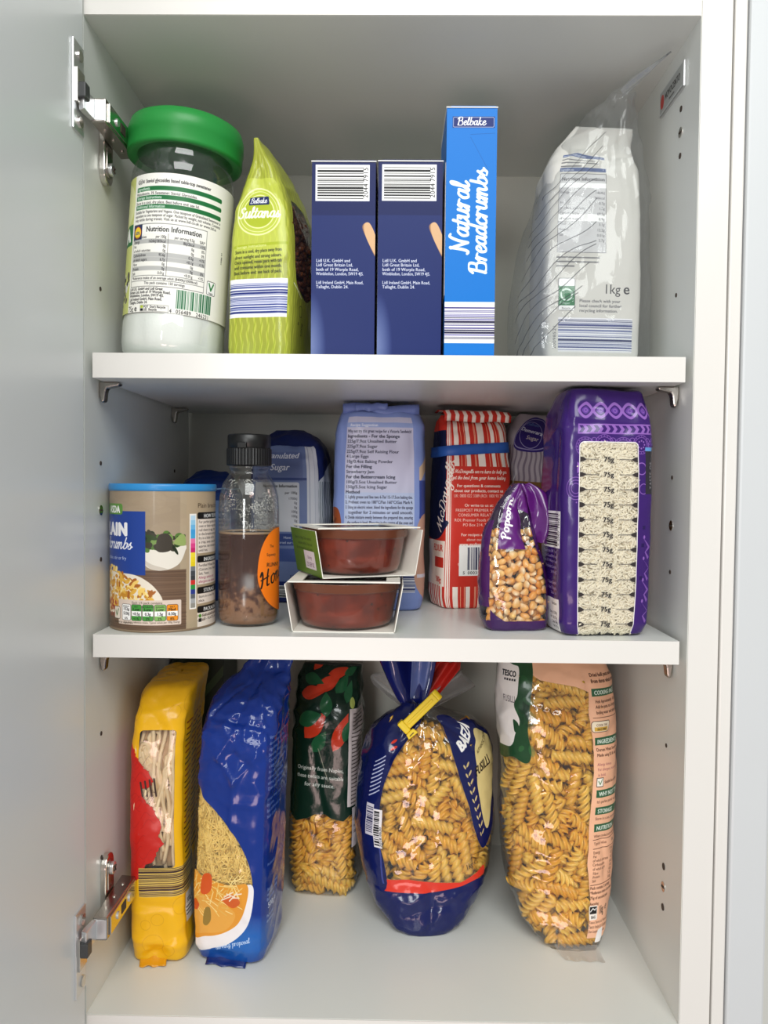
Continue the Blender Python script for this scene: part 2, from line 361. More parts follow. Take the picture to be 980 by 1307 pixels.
class Canvas:
    """flat print of a pack; x in mm from the middle of its front, y in mm up from its bottom"""
    def __init__(s, w, h, ppm=4.0, bg=(255, 255, 255), alpha=1.0):
        s.ppm = ppm; s.w, s.h = w, h; s.W, s.H = int(w * ppm), int(h * ppm)
        s.a = np.zeros((s.H, s.W, 4), np.float32); s.a[..., :3] = np.array(bg) / 255.0; s.a[..., 3] = alpha
        s.ox = w / 2
    def _blend(s, x0, y0, m, col, alpha=1.0, op=1.0):
        h, w = m.shape; X0, Y0 = max(0, x0), max(0, y0); X1, Y1 = min(s.W, x0 + w), min(s.H, y0 + h)
        if X1 <= X0 or Y1 <= Y0: return
        m = m[Y0 - y0:Y1 - y0, X0 - x0:X1 - x0, None] * op
        r = s.a[Y0:Y1, X0:X1]
        c = np.array(list(col), np.float32) / 255.0
        r[..., :3] = r[..., :3] * (1 - m) + c * m
        r[..., 3:] = r[..., 3:] * (1 - m) + alpha * m
    def grid(s, x0, y0, x1, y1):
        X0, Y0, X1, Y1 = [int(math.floor(v)) for v in ((x0 + s.ox) * s.ppm - 1, y0 * s.ppm - 1, (x1 + s.ox) * s.ppm + 2, y1 * s.ppm + 2)]
        X0, Y0, X1, Y1 = max(X0, 0), max(Y0, 0), min(X1, s.W), min(Y1, s.H)
        if X1 <= X0 or Y1 <= Y0: return None
        X, Y = np.meshgrid((np.arange(X0, X1) + .5) / s.ppm - s.ox, (np.arange(Y0, Y1) + .5) / s.ppm)
        return X0, Y0, X, Y
    def sdf(s, bx, fn, col, alpha=1.0, op=1.0):
        g = s.grid(*bx)
        if g is None: return
        d = fn(g[2], g[3]); s._blend(g[0], g[1], np.clip(.5 - d * s.ppm, 0, 1), col, alpha, op)
    def rect(s, x0, y0, x1, y1, col, alpha=1.0, r=0.0, op=1.0):
        cx, cy, hx, hy = (x0 + x1) / 2, (y0 + y1) / 2, (x1 - x0) / 2, (y1 - y0) / 2
        def f(X, Y):
            qx, qy = np.abs(X - cx) - hx + r, np.abs(Y - cy) - hy + r
            return np.hypot(np.maximum(qx, 0), np.maximum(qy, 0)) + np.minimum(np.maximum(qx, qy), 0) - r
        s.sdf((x0, y0, x1, y1), f, col, alpha, op)
    def frame(s, x0, y0, x1, y1, w, col, r=0.0):
        cx, cy, hx, hy = (x0 + x1) / 2, (y0 + y1) / 2, (x1 - x0) / 2, (y1 - y0) / 2
        def f(X, Y):
            qx, qy = np.abs(X - cx) - hx + r, np.abs(Y - cy) - hy + r
            return np.abs(np.hypot(np.maximum(qx, 0), np.maximum(qy, 0)) + np.minimum(np.maximum(qx, qy), 0) - r) - w / 2
        s.sdf((x0 - w, y0 - w, x1 + w, y1 + w), f, col)
    def ell(s, cx, cy, rx, ry, col, alpha=1.0, op=1.0, rot=0.0):
        c, n = math.cos(rot), math.sin(rot); R = max(rx, ry)
        def f(X, Y):
            x, y = (X - cx) * c + (Y - cy) * n, -(X - cx) * n + (Y - cy) * c
            k = np.hypot(x / rx, y / ry); return (k - 1) * min(rx, ry)
        s.sdf((cx - R, cy - R, cx + R, cy + R), f, col, alpha, op)
    def ring(s, cx, cy, r, w, col, op=1.0, ry=None):
        k = 1.0 if ry is None else r / ry
        s.sdf((cx - r - w, cy - (ry or r) - w, cx + r + w, cy + (ry or r) + w), lambda X, Y: np.abs(np.hypot(X - cx, (Y - cy) * k) - r) - w / 2, col, 1.0, op)
    def line(s, pts, w, col, alpha=1.0, op=1.0):
        xs, ys = [p[0] for p in pts], [p[1] for p in pts]
        def f(X, Y):
            d = np.full(X.shape, 1e9)
            for (ax, ay), (bx, by) in zip(pts, pts[1:]):
                ux, uy = bx - ax, by - ay; L = ux * ux + uy * uy + 1e-9
                t = np.clip(((X - ax) * ux + (Y - ay) * uy) / L, 0, 1)
                d = np.minimum(d, np.hypot(X - ax - t * ux, Y - ay - t * uy))
            return d - w / 2
        s.sdf((min(xs) - w, min(ys) - w, max(xs) + w, max(ys) + w), f, col, alpha, op)
    def poly(s, pts, col, alpha=1.0, op=1.0):
        xs, ys = [p[0] for p in pts], [p[1] for p in pts]
        def f(X, Y):
            ins = np.zeros(X.shape, bool); d = np.full(X.shape, 1e9); n = len(pts)
            for i in range(n):
                (ax, ay), (bx, by) = pts[i], pts[(i + 1) % n]
                c = ((ay > Y) != (by > Y)) & (X < (bx - ax) * (Y - ay) / ((by - ay) or 1e-9) + ax)
                ins ^= c
                ux, uy = bx - ax, by - ay; L = ux * ux + uy * uy + 1e-9
                t = np.clip(((X - ax) * ux + (Y - ay) * uy) / L, 0, 1)
                d = np.minimum(d, np.hypot(X - ax - t * ux, Y - ay - t * uy))
            return np.where(ins, -d, d)
        s.sdf((min(xs), min(ys), max(xs), max(ys)), f, col, alpha, op)
    def smooth_poly(s, pts, col, alpha=1.0, op=1.0, per=6):
        s.poly([tuple(p) for p in _closed(pts, per)], col, alpha, op)
    def _stamp(s, m, bx, by, x, y, rot, col, op=1.0):
        """mask m whose pixel (bx, by) goes to (x, y) mm, turned by rot degrees"""
        if rot == 0:
            px, py = (x + s.ox) * s.ppm - bx, y * s.ppm - by
            ix, iy = int(math.floor(px)), int(math.floor(py)); s._blend(ix, iy, m, col, 1.0, op); return
        a = math.radians(rot); c, n = math.cos(a), math.sin(a); h, w = m.shape
        cs = [((u - bx) * c - (v - by) * n, (u - bx) * n + (v - by) * c) for u, v in ((0, 0), (w, 0), (0, h), (w, h))]
        ax, ay = (x + s.ox) * s.ppm, y * s.ppm
        X0, X1 = int(ax + min(q[0] for q in cs)) - 1, int(ax + max(q[0] for q in cs)) + 2
        Y0, Y1 = int(ay + min(q[1] for q in cs)) - 1, int(ay + max(q[1] for q in cs)) + 2
        X, Y = np.meshgrid(np.arange(X0, X1) + .5 - ax, np.arange(Y0, Y1) + .5 - ay)
        U, V = X * c + Y * n + bx - .5, -X * n + Y * c + by - .5
        mp = np.pad(m, 1); U, V = np.clip(U + 1, 0, w + .999), np.clip(V + 1, 0, h + .999)
        i, j = np.floor(U).astype(int), np.floor(V).astype(int); fu, fv = U - i, V - j
        i2, j2 = np.minimum(i + 1, w + 1), np.minimum(j + 1, h + 1)
        o = mp[j, i] * (1 - fu) * (1 - fv) + mp[j, i2] * fu * (1 - fv) + mp[j2, i] * (1 - fu) * fv + mp[j2, i2] * fu * fv
        s._blend(X0, Y0, o.astype(np.float32), col, 1.0, op)
    def text(s, x, y, t, size, col=(20, 20, 20), al='l', rot=0, bold=0, italic=0.0, cond=1.0, sp=0.0, op=1.0, fit=None):
        """size = em height in mm; baseline at y"""
        if fit:
            _, _, _, L = text_mask(t, 20, bold, italic, cond, sp); L = L / 20 * size
            if L > fit: cond *= fit / L
        m, by, bx, L = text_mask(t, size * s.ppm, bold, italic, cond, sp)
        bx = bx + {'l': 0, 'c': L / 2, 'r': L}[al]
        s._stamp(m, bx, by, x, y, rot, col, op)
    def lines(s, x, y, rows, size, lead, col=(20, 20, 20), **k):
        for i, r in enumerate(rows):
            if r: s.text(x, y - i * lead, r, size, col, **k)
    def script(s, x, y, t, xh, pen, col, rot=0, slant=0.25, al='l', op=1.0):
        """brush lettering: xh = x-height in mm, pen = stroke width in mm"""
        k = xh * s.ppm; W = int(sum(SCRIPT.get(c, SCRIPT[' '])[0] for c in t) * k + 3 * k); H = int(3.2 * k) + 4
        Y, X = np.mgrid[0:H, 0:W].astype(np.float32); d = np.full((H, W), 1e9, np.float32); ox, oy = .8 * k, .9 * k
        px = 0.0; pw = pen * s.ppm / 2
        for c in t:
            adv, strokes = SCRIPT.get(c, SCRIPT[' '])
            for st in strokes:
                q = [(ox + (px + p[0] + slant * p[1]) * k, oy + p[1] * k) for p in _spline(st)]
                for (ax, ay), (bx, by) in zip(q, q[1:]):
                    ux, uy = bx - ax, by - ay; L = math.hypot(ux, uy) + 1e-6
                    wd = pw * (0.62 + 0.5 * abs(uy) / L)
                    x0, x1, y0, y1 = [int(v) for v in (max(0, min(ax, bx) - pw * 2 - 2), min(W, max(ax, bx) + pw * 2 + 3), max(0, min(ay, by) - pw * 2 - 2), min(H, max(ay, by) + pw * 2 + 3))]
                    xx, yy = X[y0:y1, x0:x1], Y[y0:y1, x0:x1]
                    tt = np.clip(((xx - ax) * ux + (yy - ay) * uy) / (L * L), 0, 1)
                    dd = np.hypot(xx - ax - tt * ux, yy - ay - tt * uy) - wd
                    d[y0:y1, x0:x1] = np.minimum(d[y0:y1, x0:x1], dd)
            px += adv
        m = np.clip(.5 - d, 0, 1); L = px * k
        s._stamp(m, ox + {'l': 0, 'c': L / 2, 'r': L}[al], oy, x, y, rot, col, op)
    def greek(s, x, y, w, size, col, seed=0, op=0.8, rot=0):
        """a line of print too small to read: word-shaped dashes"""
        r = random.Random(seed); u = 0.0; c, n = math.cos(math.radians(rot)), math.sin(math.radians(rot))
        while u < w:
            L = min(r.uniform(1.2, 4.5) * size * .45, w - u)
            s.line([(x + u * c - size * .25 * n, y + u * n + size * .25 * c), (x + (u + L) * c - size * .25 * n, y + (u + L) * n + size * .25 * c)], size * .42, col, 1.0, op)
            u += L + size * .38
    def para(s, x, y, w, n, size, lead, col, seed=0, op=.8):
        r = random.Random(seed)
        for i in range(n): s.greek(x, y - i * lead, w * (r.uniform(.8, 1) if i < n - 1 else r.uniform(.3, .8)), size, col, seed * 31 + i, op)
    def bars(s, x0, y0, x1, y1, col=(25, 25, 30), seed=1, horiz=False, unit=0.42, bg=None, cols=None):
        if bg is not None: s.rect(x0, y0, x1, y1, bg)
        r = random.Random(seed); a, b = (y0, y1) if horiz else (x0, x1); u = a + unit * 1.2
        while u < b - unit * 1.5:
            w = unit * r.choice((.7, 1, 1, 1.8, 2.6)); g = unit * r.choice((.8, 1, 1.5, 2.2)); w = min(w, b - u - unit * .5)
            c = r.choice(cols) if cols else col
            s.rect(x0 if horiz else u, u if horiz else y0, x1 if horiz else u + w, u + w if horiz else y1, c)
            u += w + g
    def stripes(s, x0, y0, x1, y1, period, width, col, wob=0.0, op=1.0, horiz=False, wl=14.0):
        def f(X, Y):
            A, B = (Y, X) if horiz else (X, Y)
            A = A + wob * np.sin(B * 2 * math.pi / wl) + wob * .6 * np.sin(B * 2 * math.pi / wl * .37 + A * .2)
            d = np.abs((A + period * 50) % period - period / 2) - width / 2
            return np.maximum(d, np.maximum(np.maximum(x0 - X, X - x1), np.maximum(y0 - Y, Y - y1)))
        s.sdf((x0, y0, x1, y1), f, col, 1.0, op)
    def image(s, name):
        im = bpy.data.images.new(name, s.W, s.H, alpha=True)
        im.alpha_mode = 'CHANNEL_PACKED'
        im.pixels.foreach_set(np.clip(s.a, 0, 1).ravel()); im.update(); im.pack()
        return im
def _closed(pts, per=6):
    P = [np.array(p, float) for p in pts]; n = len(P); out = []
    for i in range(n):
        a, b, c, d = P[i - 1], P[i], P[(i + 1) % n], P[(i + 2) % n]
        for t in np.linspace(0, 1, per, endpoint=False):
            out.append(.5 * (2 * b + (c - a) * t + (2 * a - 5 * b + 4 * c - d) * t * t + (3 * b - a - 3 * c + d) * t ** 3))
    return out
# ---------------------------------------------------------------- bags and paper packs
class Pack:
    """soft pack swept from rows (z, a, b, n, cx, cy) in mm: half width a, half depth b, squareness n.
    Front is -y. Keeps its grid so that contents can be laid against the inside of its film."""
    def __init__(s, rows, ra, rb, L, nu=96, nv=90, base=2, amp=0.6, scale=22.0, seed=0, ridge=1.0, creases=(), dents=(), amp_v=None, stretch=(1, 1, 1), twist=None):
        R = np.array(rows, float); s.ra, s.rb, s.L = ra, rb, L; s.P = 4 * (ra + rb)
        # profile length along the front, 0 at row `base`
        d = np.zeros(len(R)); fy = R[:, 5] - R[:, 2]
        for i in range(1, len(R)):
            step = math.hypot(R[i, 0] - R[i - 1, 0], fy[i] - fy[i - 1])
            d[i] = d[i - 1] + max(step, 0.4)
        d -= d[base]
        tt = np.linspace(0, 1, nv); k = np.interp(tt, np.linspace(0, 1, len(R)), d)
        k = .4 * k + .6 * np.linspace(d[0], d[-1], nv); k[0], k[-1] = d[0], d[-1]
        k = np.sort(np.unique(np.concatenate([k, d[:base + 2]]))); nv = len(k)
        G = np.stack([np.interp(k, d, R[:, c]) for c in range(6)], 1)
        for _ in range(2):
            G[base + 1:-1] = .25 * G[base:-2] + .5 * G[base + 1:-1] + .25 * G[base + 2:]
        s.k = k
        # columns: square-perimeter parameter, corners at fixed places
        t = np.arange(nu + 1) / nu; u = (t - .5) * s.P
        fx = np.zeros(nu + 1); fyy = np.zeros(nu + 1)
        for i, q in enumerate(u):
            w = (q + s.P / 2) % s.P - s.P / 2
            sg = 1 if w >= 0 else -1; w = abs(w)
            if w <= ra: fx[i], fyy[i] = w / ra * sg, -1
            elif w <= ra + 2 * rb: fx[i], fyy[i] = sg, -1 + (w - ra) / rb
            else: fx[i], fyy[i] = sg * (1 - (w - ra - 2 * rb) / ra), 1
        n = G[:, 3][:, None]
        den = (np.abs(fx)[None] ** n + np.abs(fyy)[None] ** n) ** (1 / n)
        X = G[:, 4][:, None] + G[:, 1][:, None] * fx[None] / den
        Y = G[:, 5][:, None] + G[:, 2][:, None] * fyy[None] / den
        Z = np.repeat(G[:, 0][:, None], nu + 1, 1)
        if twist is not None:
            for j in range(nv):
                a = twist(G[j, 0]); c, sn = math.cos(a), math.sin(a)
                x, y = X[j] - G[j, 4], Y[j] - G[j, 5]
                X[j], Y[j] = G[j, 4] + x * c - y * sn, G[j, 5] + x * sn + y * c
        V = np.stack([X, Y, Z], 2)
        N = s._normals(V)
        # wrinkles
        D = np.zeros((nv, nu + 1)); off = Vector((seed * 7.3, seed * 3.1, seed * 1.7)); st = np.array(stretch)
        if amp:
            for j in range(nv):
                av = amp if amp_v is None else amp * amp_v(G[j, 0])
                for i in range(nu):
                    p = Vector(V[j, i] * st / scale) + off
                    f = mnoise.noise(p); g = mnoise.noise(p * 2.1 + Vector((5, 5, 5)))
                    h = (1 - 2.6 * abs(f)) * ridge + (1 - ridge) * f + .4 * (1 - 2.4 * abs(g)) * ridge + .35 * (1 - ridge) * g
                    D[j, i] = av * h
        UU = np.repeat(u[None], nv, 0); KK = np.repeat(k[:, None], nu + 1, 1)
        for (x0, y0, x1, y1, dep, wid) in creases:
            ux, uy = x1 - x0, y1 - y0; LL = ux * ux + uy * uy + 1e-9
            q = np.clip(((UU - x0) * ux + (KK - y0) * uy) / LL, 0, 1)
            e = np.hypot(UU - x0 - q * ux, KK - y0 - q * uy) / wid
            D += -dep * np.exp(-np.abs(e) ** 1.3)
        for (x0, y0, rx, ry, dep) in dents:
            D += -dep * np.exp(-(((UU - x0) / rx) ** 2 + ((KK - y0) / ry) ** 2))
        D[:, nu] = D[:, 0]
        V = V + N * D[..., None]
        V[..., 2] = np.maximum(V[..., 2], 0.0)
        s.V, s.N, s.u, s.nu, s.nv, s.base = V, s._normals(V), u, nu, nv, base
    def _normals(s, V):
        W = V.copy(); 
        E = np.concatenate([W[:, -2:-1], W, W[:, 1:2]], 1)
        du = E[:, 2:] - E[:, :-2]; dv = np.gradient(W, axis=0)
        N = np.cross(du, dv); L = np.linalg.norm(N, axis=2, keepdims=True)
        return N / np.maximum(L, 1e-9)
    def mesh(s, name, mat, parent, select=None, smooth=True, cap=True, offset=0.0):
        nu, nv = s.nu, s.nv
        V = ((s.V + s.N * offset)[:, :nu].reshape(-1, 3)) * MM; Nn = s.N[:, :nu].reshape(-1, 3)
        F, U = [], []; kk = np.clip(s.k, 0, s.L) / s.L
        for j in range(nv - 1):
            for i in range(nu):
                if select is not None and not select((s.u[i] + s.u[i + 1]) / 2, (s.k[j] + s.k[j + 1]) / 2): continue
                k = (i + 1) % nu
                F.append((j * nu + i, j * nu + k, (j + 1) * nu + k, (j + 1) * nu + i))
                U += [(i / nu, kk[j]), ((i + 1) / nu, kk[j]), ((i + 1) / nu, kk[j + 1]), (i / nu, kk[j + 1])]
        if cap and select is None:
            F.append(tuple(range(nu))[::-1]); U += [(0.02, 0.0)] * nu
            F.append(tuple((nv - 1) * nu + i for i in range(nu))); U += [(0.5, 1.0)] * nu
        if select is not None:
            used = sorted({v for f in F for v in f}); mp = {v: i for i, v in enumerate(used)}
            V = V[used]; Nn = Nn[used]; F = [tuple(mp[v] for v in f) for f in F]
        return obj(name, V, F, mat, parent, smooth=True, uvs=U, normals=Nn if select is not None else None)
    def split(s, body, window, mat, parent, inside):
        """the printed film and its clear window as two parts, normals kept so no seam shows"""
        b = s.mesh(body, mat, parent, select=lambda x, y: not inside(x, y))
        w = s.mesh(window, mat, parent, select=inside)
        return b, w
    def patch(s, x0, y0, x1, y1):
        """grid points and normals of the film between x0..x1, y0..y1 (mm print coordinates)"""
        iu = np.where((s.u >= x0) & (s.u <= x1))[0]; iv = np.where((s.k >= y0) & (s.k <= y1))[0]
        return s.V[np.ix_(iv, iu)], s.N[np.ix_(iv, iu)]
    def at(s, x, y):
        i = np.interp(x, s.u, np.arange(s.nu + 1)); j = np.interp(y, s.k, np.arange(s.nv))
        i0, j0 = min(int(i), s.nu - 1), min(int(j), s.nv - 2); fi, fj = i - i0, j - j0
        def m(A): return A[j0, i0] * (1 - fi) * (1 - fj) + A[j0, i0 + 1] * fi * (1 - fj) + A[j0 + 1, i0] * (1 - fi) * fj + A[j0 + 1, i0 + 1] * fi * fj
        n = m(s.N); return m(s.V), n / (np.linalg.norm(n) + 1e-9)
    def inward(s, pts, patch, least):
        """push points (mm) to at least `least` mm behind the film"""
        S, SN = patch; q = np.array(pts, float)
        ni = ((q[:, None] - S[None]) ** 2).sum(2).argmin(1); dep = -((q - S[ni]) * SN[ni]).sum(1)
        return q - SN[ni] * np.maximum(least - dep, 0)[:, None]
    def fill(s, areas, n, half, rad, seed, insets=(6.0, 15.0), iters=50, along=None, maxin=26.0, seg=5, skin=1.0):
        """lay n sticks (half length, radius in mm) against the inside of the film within areas [(x0,y0,x1,y1)], pushed apart so they do not run into each other"""
        r = np.random.default_rng(seed); S, SN = [], []
        for (x0, y0, x1, y1) in areas:
            p, q = s.patch(x0, y0, x1, y1); S.append(p.reshape(-1, 3)); SN.append(q.reshape(-1, 3))
        S, SN = np.concatenate(S), np.concatenate(SN)
        ok = np.isfinite(S).all(1); S, SN = S[ok], SN[ok]
        if len(S) > 1500:
            sel = r.choice(len(S), 1500, replace=False); S, SN = S[sel], SN[sel]
        # even start: farthest of a few random picks
        C, NN = [], []
        for i in range(n):
            c = r.choice(len(S), 12)
            if C:
                d = np.linalg.norm(S[c][:, None] - np.array(C)[None, -200:], axis=2).min(1); j = c[d.argmax()]
            else: j = c[0]
            C.append(S[j]); NN.append(SN[j])
        C, NN = np.array(C), np.array(NN)
        lay = np.array([insets[0] if i < n * .62 else insets[1] for i in range(n)]) + r.normal(0, .8, n)
        D = r.normal(0, 1, (n, 3))
        if along is not None: D = D * .6 + np.array(along)[None] * r.choice([-1, 1], n)[:, None]
        D -= NN * (D * NN).sum(1, keepdims=True); D /= np.linalg.norm(D, axis=1, keepdims=True)
        D += NN * r.normal(0, .22, (n, 1)); D /= np.linalg.norm(D, axis=1, keepdims=True)
        C = C - NN * lay[:, None]
        tt = np.linspace(-1, 1, seg) * (half - rad * .6)
        for it in range(iters):
            Q = C[:, None] + D[:, None] * tt[None, :, None]; q = Q.reshape(-1, 3)
            own = np.repeat(np.arange(n), seg)
            dv = q[:, None] - q[None]; dd = np.sqrt((dv ** 2).sum(2)) + 1e-9
            pen = np.maximum(0, 2 * rad - dd); pen[own[:, None] == own[None]] = 0
            mv = (dv / dd[..., None] * pen[..., None]).sum(1) * .22
            # stay inside the film
            ds = ((q[:, None] - S[None]) ** 2).sum(2); ni = ds.argmin(1)
            dep = -((q - S[ni]) * SN[ni]).sum(1)
            if it > iters * .75: mv *= .35
            mv -= SN[ni] * np.clip(rad + skin - dep, 0, 9)[:, None] * .8
            mv += SN[ni] * np.clip(dep - maxin, 0, 6)[:, None] * .4
            # and within the patch
            tang = (q - S[ni]) + SN[ni] * dep[:, None]; tl = np.linalg.norm(tang, axis=1, keepdims=True)
            mv -= tang * np.clip((tl - 3.0) / (tl + 1e-9), 0, 1) * .4
            mv = mv.reshape(n, seg, 3); C = C + mv.mean(1)
            tor = (mv * tt[None, :, None]).sum(1) / (tt ** 2).sum()
            D = D + tor; D /= np.linalg.norm(D, axis=1, keepdims=True)
        Q = (C[:, None] + D[:, None] * np.linspace(-1, 1, seg)[None, :, None] * (half - rad * .4)).reshape(-1, 3)
        ni = ((Q[:, None] - S[None]) ** 2).sum(2).argmin(1); dep = -((Q - S[ni]) * SN[ni]).sum(1).reshape(n, seg).T
        keep = (dep > rad * .80).all(0)
        return C[keep], D[keep]
# ---------------------------------------------------------------- materials
M = {}
M['white'] = plain('white_melamine', (226, 227, 222), 0.34, bump=0.02, bscale=900, vary=0.012)
M['edge'] = plain('white_edge_band', (226, 223, 218), 0.30)
M['back'] = plain('white_hardboard', (200, 198, 188), 0.5, vary=0.02)
M['doorm'] = plain('white_door_melamine', (230, 233, 233), 0.30, vary=0.02, vscale=5)
M['chrome'] = plain('nickel', (214, 210, 204), 0.22, metal=1.0, vary=0.03)
M['chrome_dark'] = plain('dark_nickel', (178, 172, 165), 0.26, metal=1.0, vary=0.05)
M['steel'] = plain('bright_steel', (225, 226, 228), 0.3, metal=0.85)
M['greyplastic'] = plain('grey_plastic', (62, 63, 64), 0.45)
M['hole'] = plain('drilled_chipboard', (70, 58, 50), 0.9)
M['grey_wall'] = plain('grey_painted_panel', (205, 208, 210), 0.4, vary=0.01)

W2, D, H = 0.232, 0.304, 0.7709
# ---------------------------------------------------------------- the cupboard
cab = thing('wall_cupboard', 'tall white kitchen wall cupboard with its door open and two shelves of food packets', 'cupboard', (0, 0, 0))
box('side_panel', -W2 - .018, 0, -.018, -W2, D + .006, H + .022, M['white'], cab)
sp = box('side_panel', W2, 0, -.018, W2 + .0233, D + .006, H + .022, M['white'], cab)
box('top_panel', -W2, 0, H, W2, D, H + .022, M['white'], cab)
box('bottom_panel', -W2, 0, -.018, W2, D, 0, M['white'], cab)
box('back_panel', -W2, D, -.018, W2, D + .006, H + .022, M['back'], cab)
box('edge_band', W2 + .0004, -.0010, -.018, W2 + .0231, 0, H + .022, M['edge'], sp)
box('edge_band', -W2 + .0004, -.0010, H + .0002, W2 - .0004, 0, H + .022, M['edge'], cab)
box('edge_band', -W2 + .0004, -.0010, -.018, W2 - .0004, 0, -.0002, M['edge'], cab)
door = box('door', -W2 - .0170, -.505, -.02, -W2 + .0012, -.0045, H + .03, M['doorm'], cab, bevel=.0012)

def hinge(zc, s):
    """concealed hinge; s = +1 when the wall plate hangs below the arm"""
    h = bpy.data.objects.new('hinge', None); COL.objects.link(h); h.parent = cab
    # flange and cup on the door
    xd = -W2 + .0012
    bm = bmesh.new()
    add_box(bm, xd, -.0262, zc - .0325, xd + .0018, -.0072, zc + .0325, .0006)
    bm_obj('cup_flange', bm, M['steel'], h)
    for dz in (-.024, .024):
        disc_cyl('screw', (xd + .0022, -.0150, zc + dz), (1, 0, 0), .0042, .0016, M['chrome'], h, 14)
    bm = bmesh.new()
    add_box(bm, xd + .0016, -.0235, zc - .0125, xd + .0035, -.0095, zc + .0125, .0005)
    bm_obj('cup_rim', bm, M['chrome'], h)
    box('damper', xd + .0035, -.0240, zc - s * .004 - .0055, xd + .0095, -.0150, zc - s * .004 + .0055, M['greyplastic'], h, .0008)
    za = zc - s * .0092
    # knuckle joining the door to the arm
    prism('knuckle', [(xd + .0030, -.0200), (xd + .0075, -.0215), (-W2 + .0095, -.0035), (-W2 + .0172, -.0030), (-W2 + .0172, .0030), (-W2 + .0070, .0030), (xd + .0030, -.0130)], 'z', za - .0078, za + .0078, M['steel'], h, .0006)
    arm = prism('arm', [(-W2 + .0062, -.0030), (-W2 + .0176, -.0030), (-W2 + .0182, .0640), (-W2 + .0050, .0660)], 'z', za - .0090, za + .0090, M['chrome_dark'], h, .0010)
    box('arm_cover', -W2 + .0176, .0020, za - .0072, -W2 + .0190, .0620, za + .0072, M['chrome'], h, .0004)
    for y, r in ((.018, .0030), (.046, .0036)):
        disc_cyl('screw', (-W2 + .0193, y, za), (1, 0, 0), r, .0014, M['steel'], h, 14)
    box('slot', -W2 + .0186, .026, za - .0036, -W2 + .0194, .036, za + .0036, M['hole'], h)
    for y in (.012, .030, .050):
        disc_cyl('rivet', (-W2 + .0115, y, za - s * .0092), (0, 0, 1), .0016, .0012, M['chrome'], h, 10)
    # wing plate screwed to the side panel
    zw = za - s * .0225
    pts = []
    for k in range(9):
        a = math.pi * k / 8
        pts.append((.0385 + .0095 * math.cos(a), zw - s * (.009 + .0095 * math.sin(a))))
    pts += [(.0290, za), (.0480, za)]
    prism('mounting_plate', pts, 'x', -W2, -W2 + .0050, M['chrome'], h, .0009)
    prism('mounting_plate', [(.0385 + (p[0] - .0385) * .62, zw + (p[1] - zw) * .72) for p in pts[:9]] + [(.0330, za - s * .012), (.0440, za - s * .012)], 'x', -W2 + .0050, -W2 + .0058, M['chrome_dark'], h, .0003)
    disc_cyl('screw', (-W2 + .0072, .0385, zw - s * .006), (1, 0, 0), .0052, .0034, M['steel'], h, 18, bevel=.0008)
    for a in (0, 90):
        c = Vector((-W2 + .0092, .0385, zw - s * .006))
        mt = Matrix.Translation(c) @ Matrix.Rotation(math.radians(a + 35), 4, 'X')
        box('screw_slot', -.0004, -.0030, -.0005, .0004, .0030, .0005, M['hole'], h, mtx=mt)
    return h
hinge(.7085, 1)
hinge(.0605, -1)

# drilled holes, blanked screws
def hole(sx, y, z, r=.0022, screw=False):
    x = sx * W2
    o = disc_cyl('screw' if screw else 'drill_hole', (x - sx * .0002, y, z), (1, 0, 0), r * (1.6 if screw else 1), .0007, M['chrome'] if screw else M['hole'], cab, 14)
    if screw:
        box('screw_slot', x - sx * .0009 - .0002, y - r, z - .0006, x - sx * .0009 + .0002, y + r, z + .0006, M['hole'], cab)
for z in (.721, .684): hole(1, .038, z, .0023)
hole(1, .038, .7025, .0025, True)
for z in (.574, .427, .350, .207, .106, .072): hole(1, .040, z, .0017 if z > .15 else .0028)
hole(1, .040, .388, .0026, True); hole(1, .040, .089, .0026, True)
for z in (.434, .356, .574, .213, .110): hole(-1, .032, z, .0018)
hole(-1, .032, .396, .0026, True)
hole(-1, .245, .432, .0018); hole(-1, .245, .390, .0018)

# maker's badge on the right wall
cv = Canvas(58, 18, 10, (168, 170, 168))
cv.frame(.6, .6, -.6, 17.4, .1, (168, 170, 168))
cv.ell(-22.5, 9, 4.6, 5.6, (190, 44, 36)); cv.text(-15.5, 7.6, 'NOVOCENTO', 7.4, (30, 30, 30), bold=3, fit=38); cv.greek(-4, 3.2, 12, 3.4, (50, 50, 50), 2)
for (x0, y0, x1, y1) in ((-29, 0, 29, 1), (-29, 17, 29, 18), (-29, 0, -28, 18), (28, 0, 29, 18)): cv.rect(x0, y0, x1, y1, (210, 212, 210))
bx0, bx1, bz0, bz1 = .0285, .0840, .7345, .7555
bd = box('badge', W2 - .0022, bx0, bz0, W2, bx1, bz1, M['steel'], cab, .0008)
obj('badge_print', [(W2 - .0024, bx1 - .001, bz0 + .001), (W2 - .0024, bx0 + .001, bz0 + .001), (W2 - .0024, bx0 + .001, bz1 - .001), (W2 - .0024, bx1 - .001, bz1 - .001)], [(0, 1, 2, 3)], printed('badge_print', cv, .3), bd, uvs=[(0, 0), (1, 0), (1, 1), (0, 1)])

# shelf supports
def support(sx, y, z):
    s = -sx
    x = sx * W2
    pts = [(0, 0), (.0165 * s, -.0004), (.0172 * s, -.0020), (.0160 * s, -.0032), (.0066 * s, -.0052), (.0056 * s, -.0075), (.0048 * s, -.0150), (.0034 * s, -.0168), (.0016 * s, -.0160), (0, -.0080)]
    return prism('shelf_support', [(x + p[0], z + p[1]) for p in pts], 'y', y - .0042, y + .0042, M['chrome_dark'], cab, .0012)
Z1, Z2, T1, T2 = .5186, .2999, .0192, .0180
for zt in (Z1 - T1, Z2 - T2):
    for sx in (-1, 1):
        for y in (.032, .236): support(sx, y, zt)

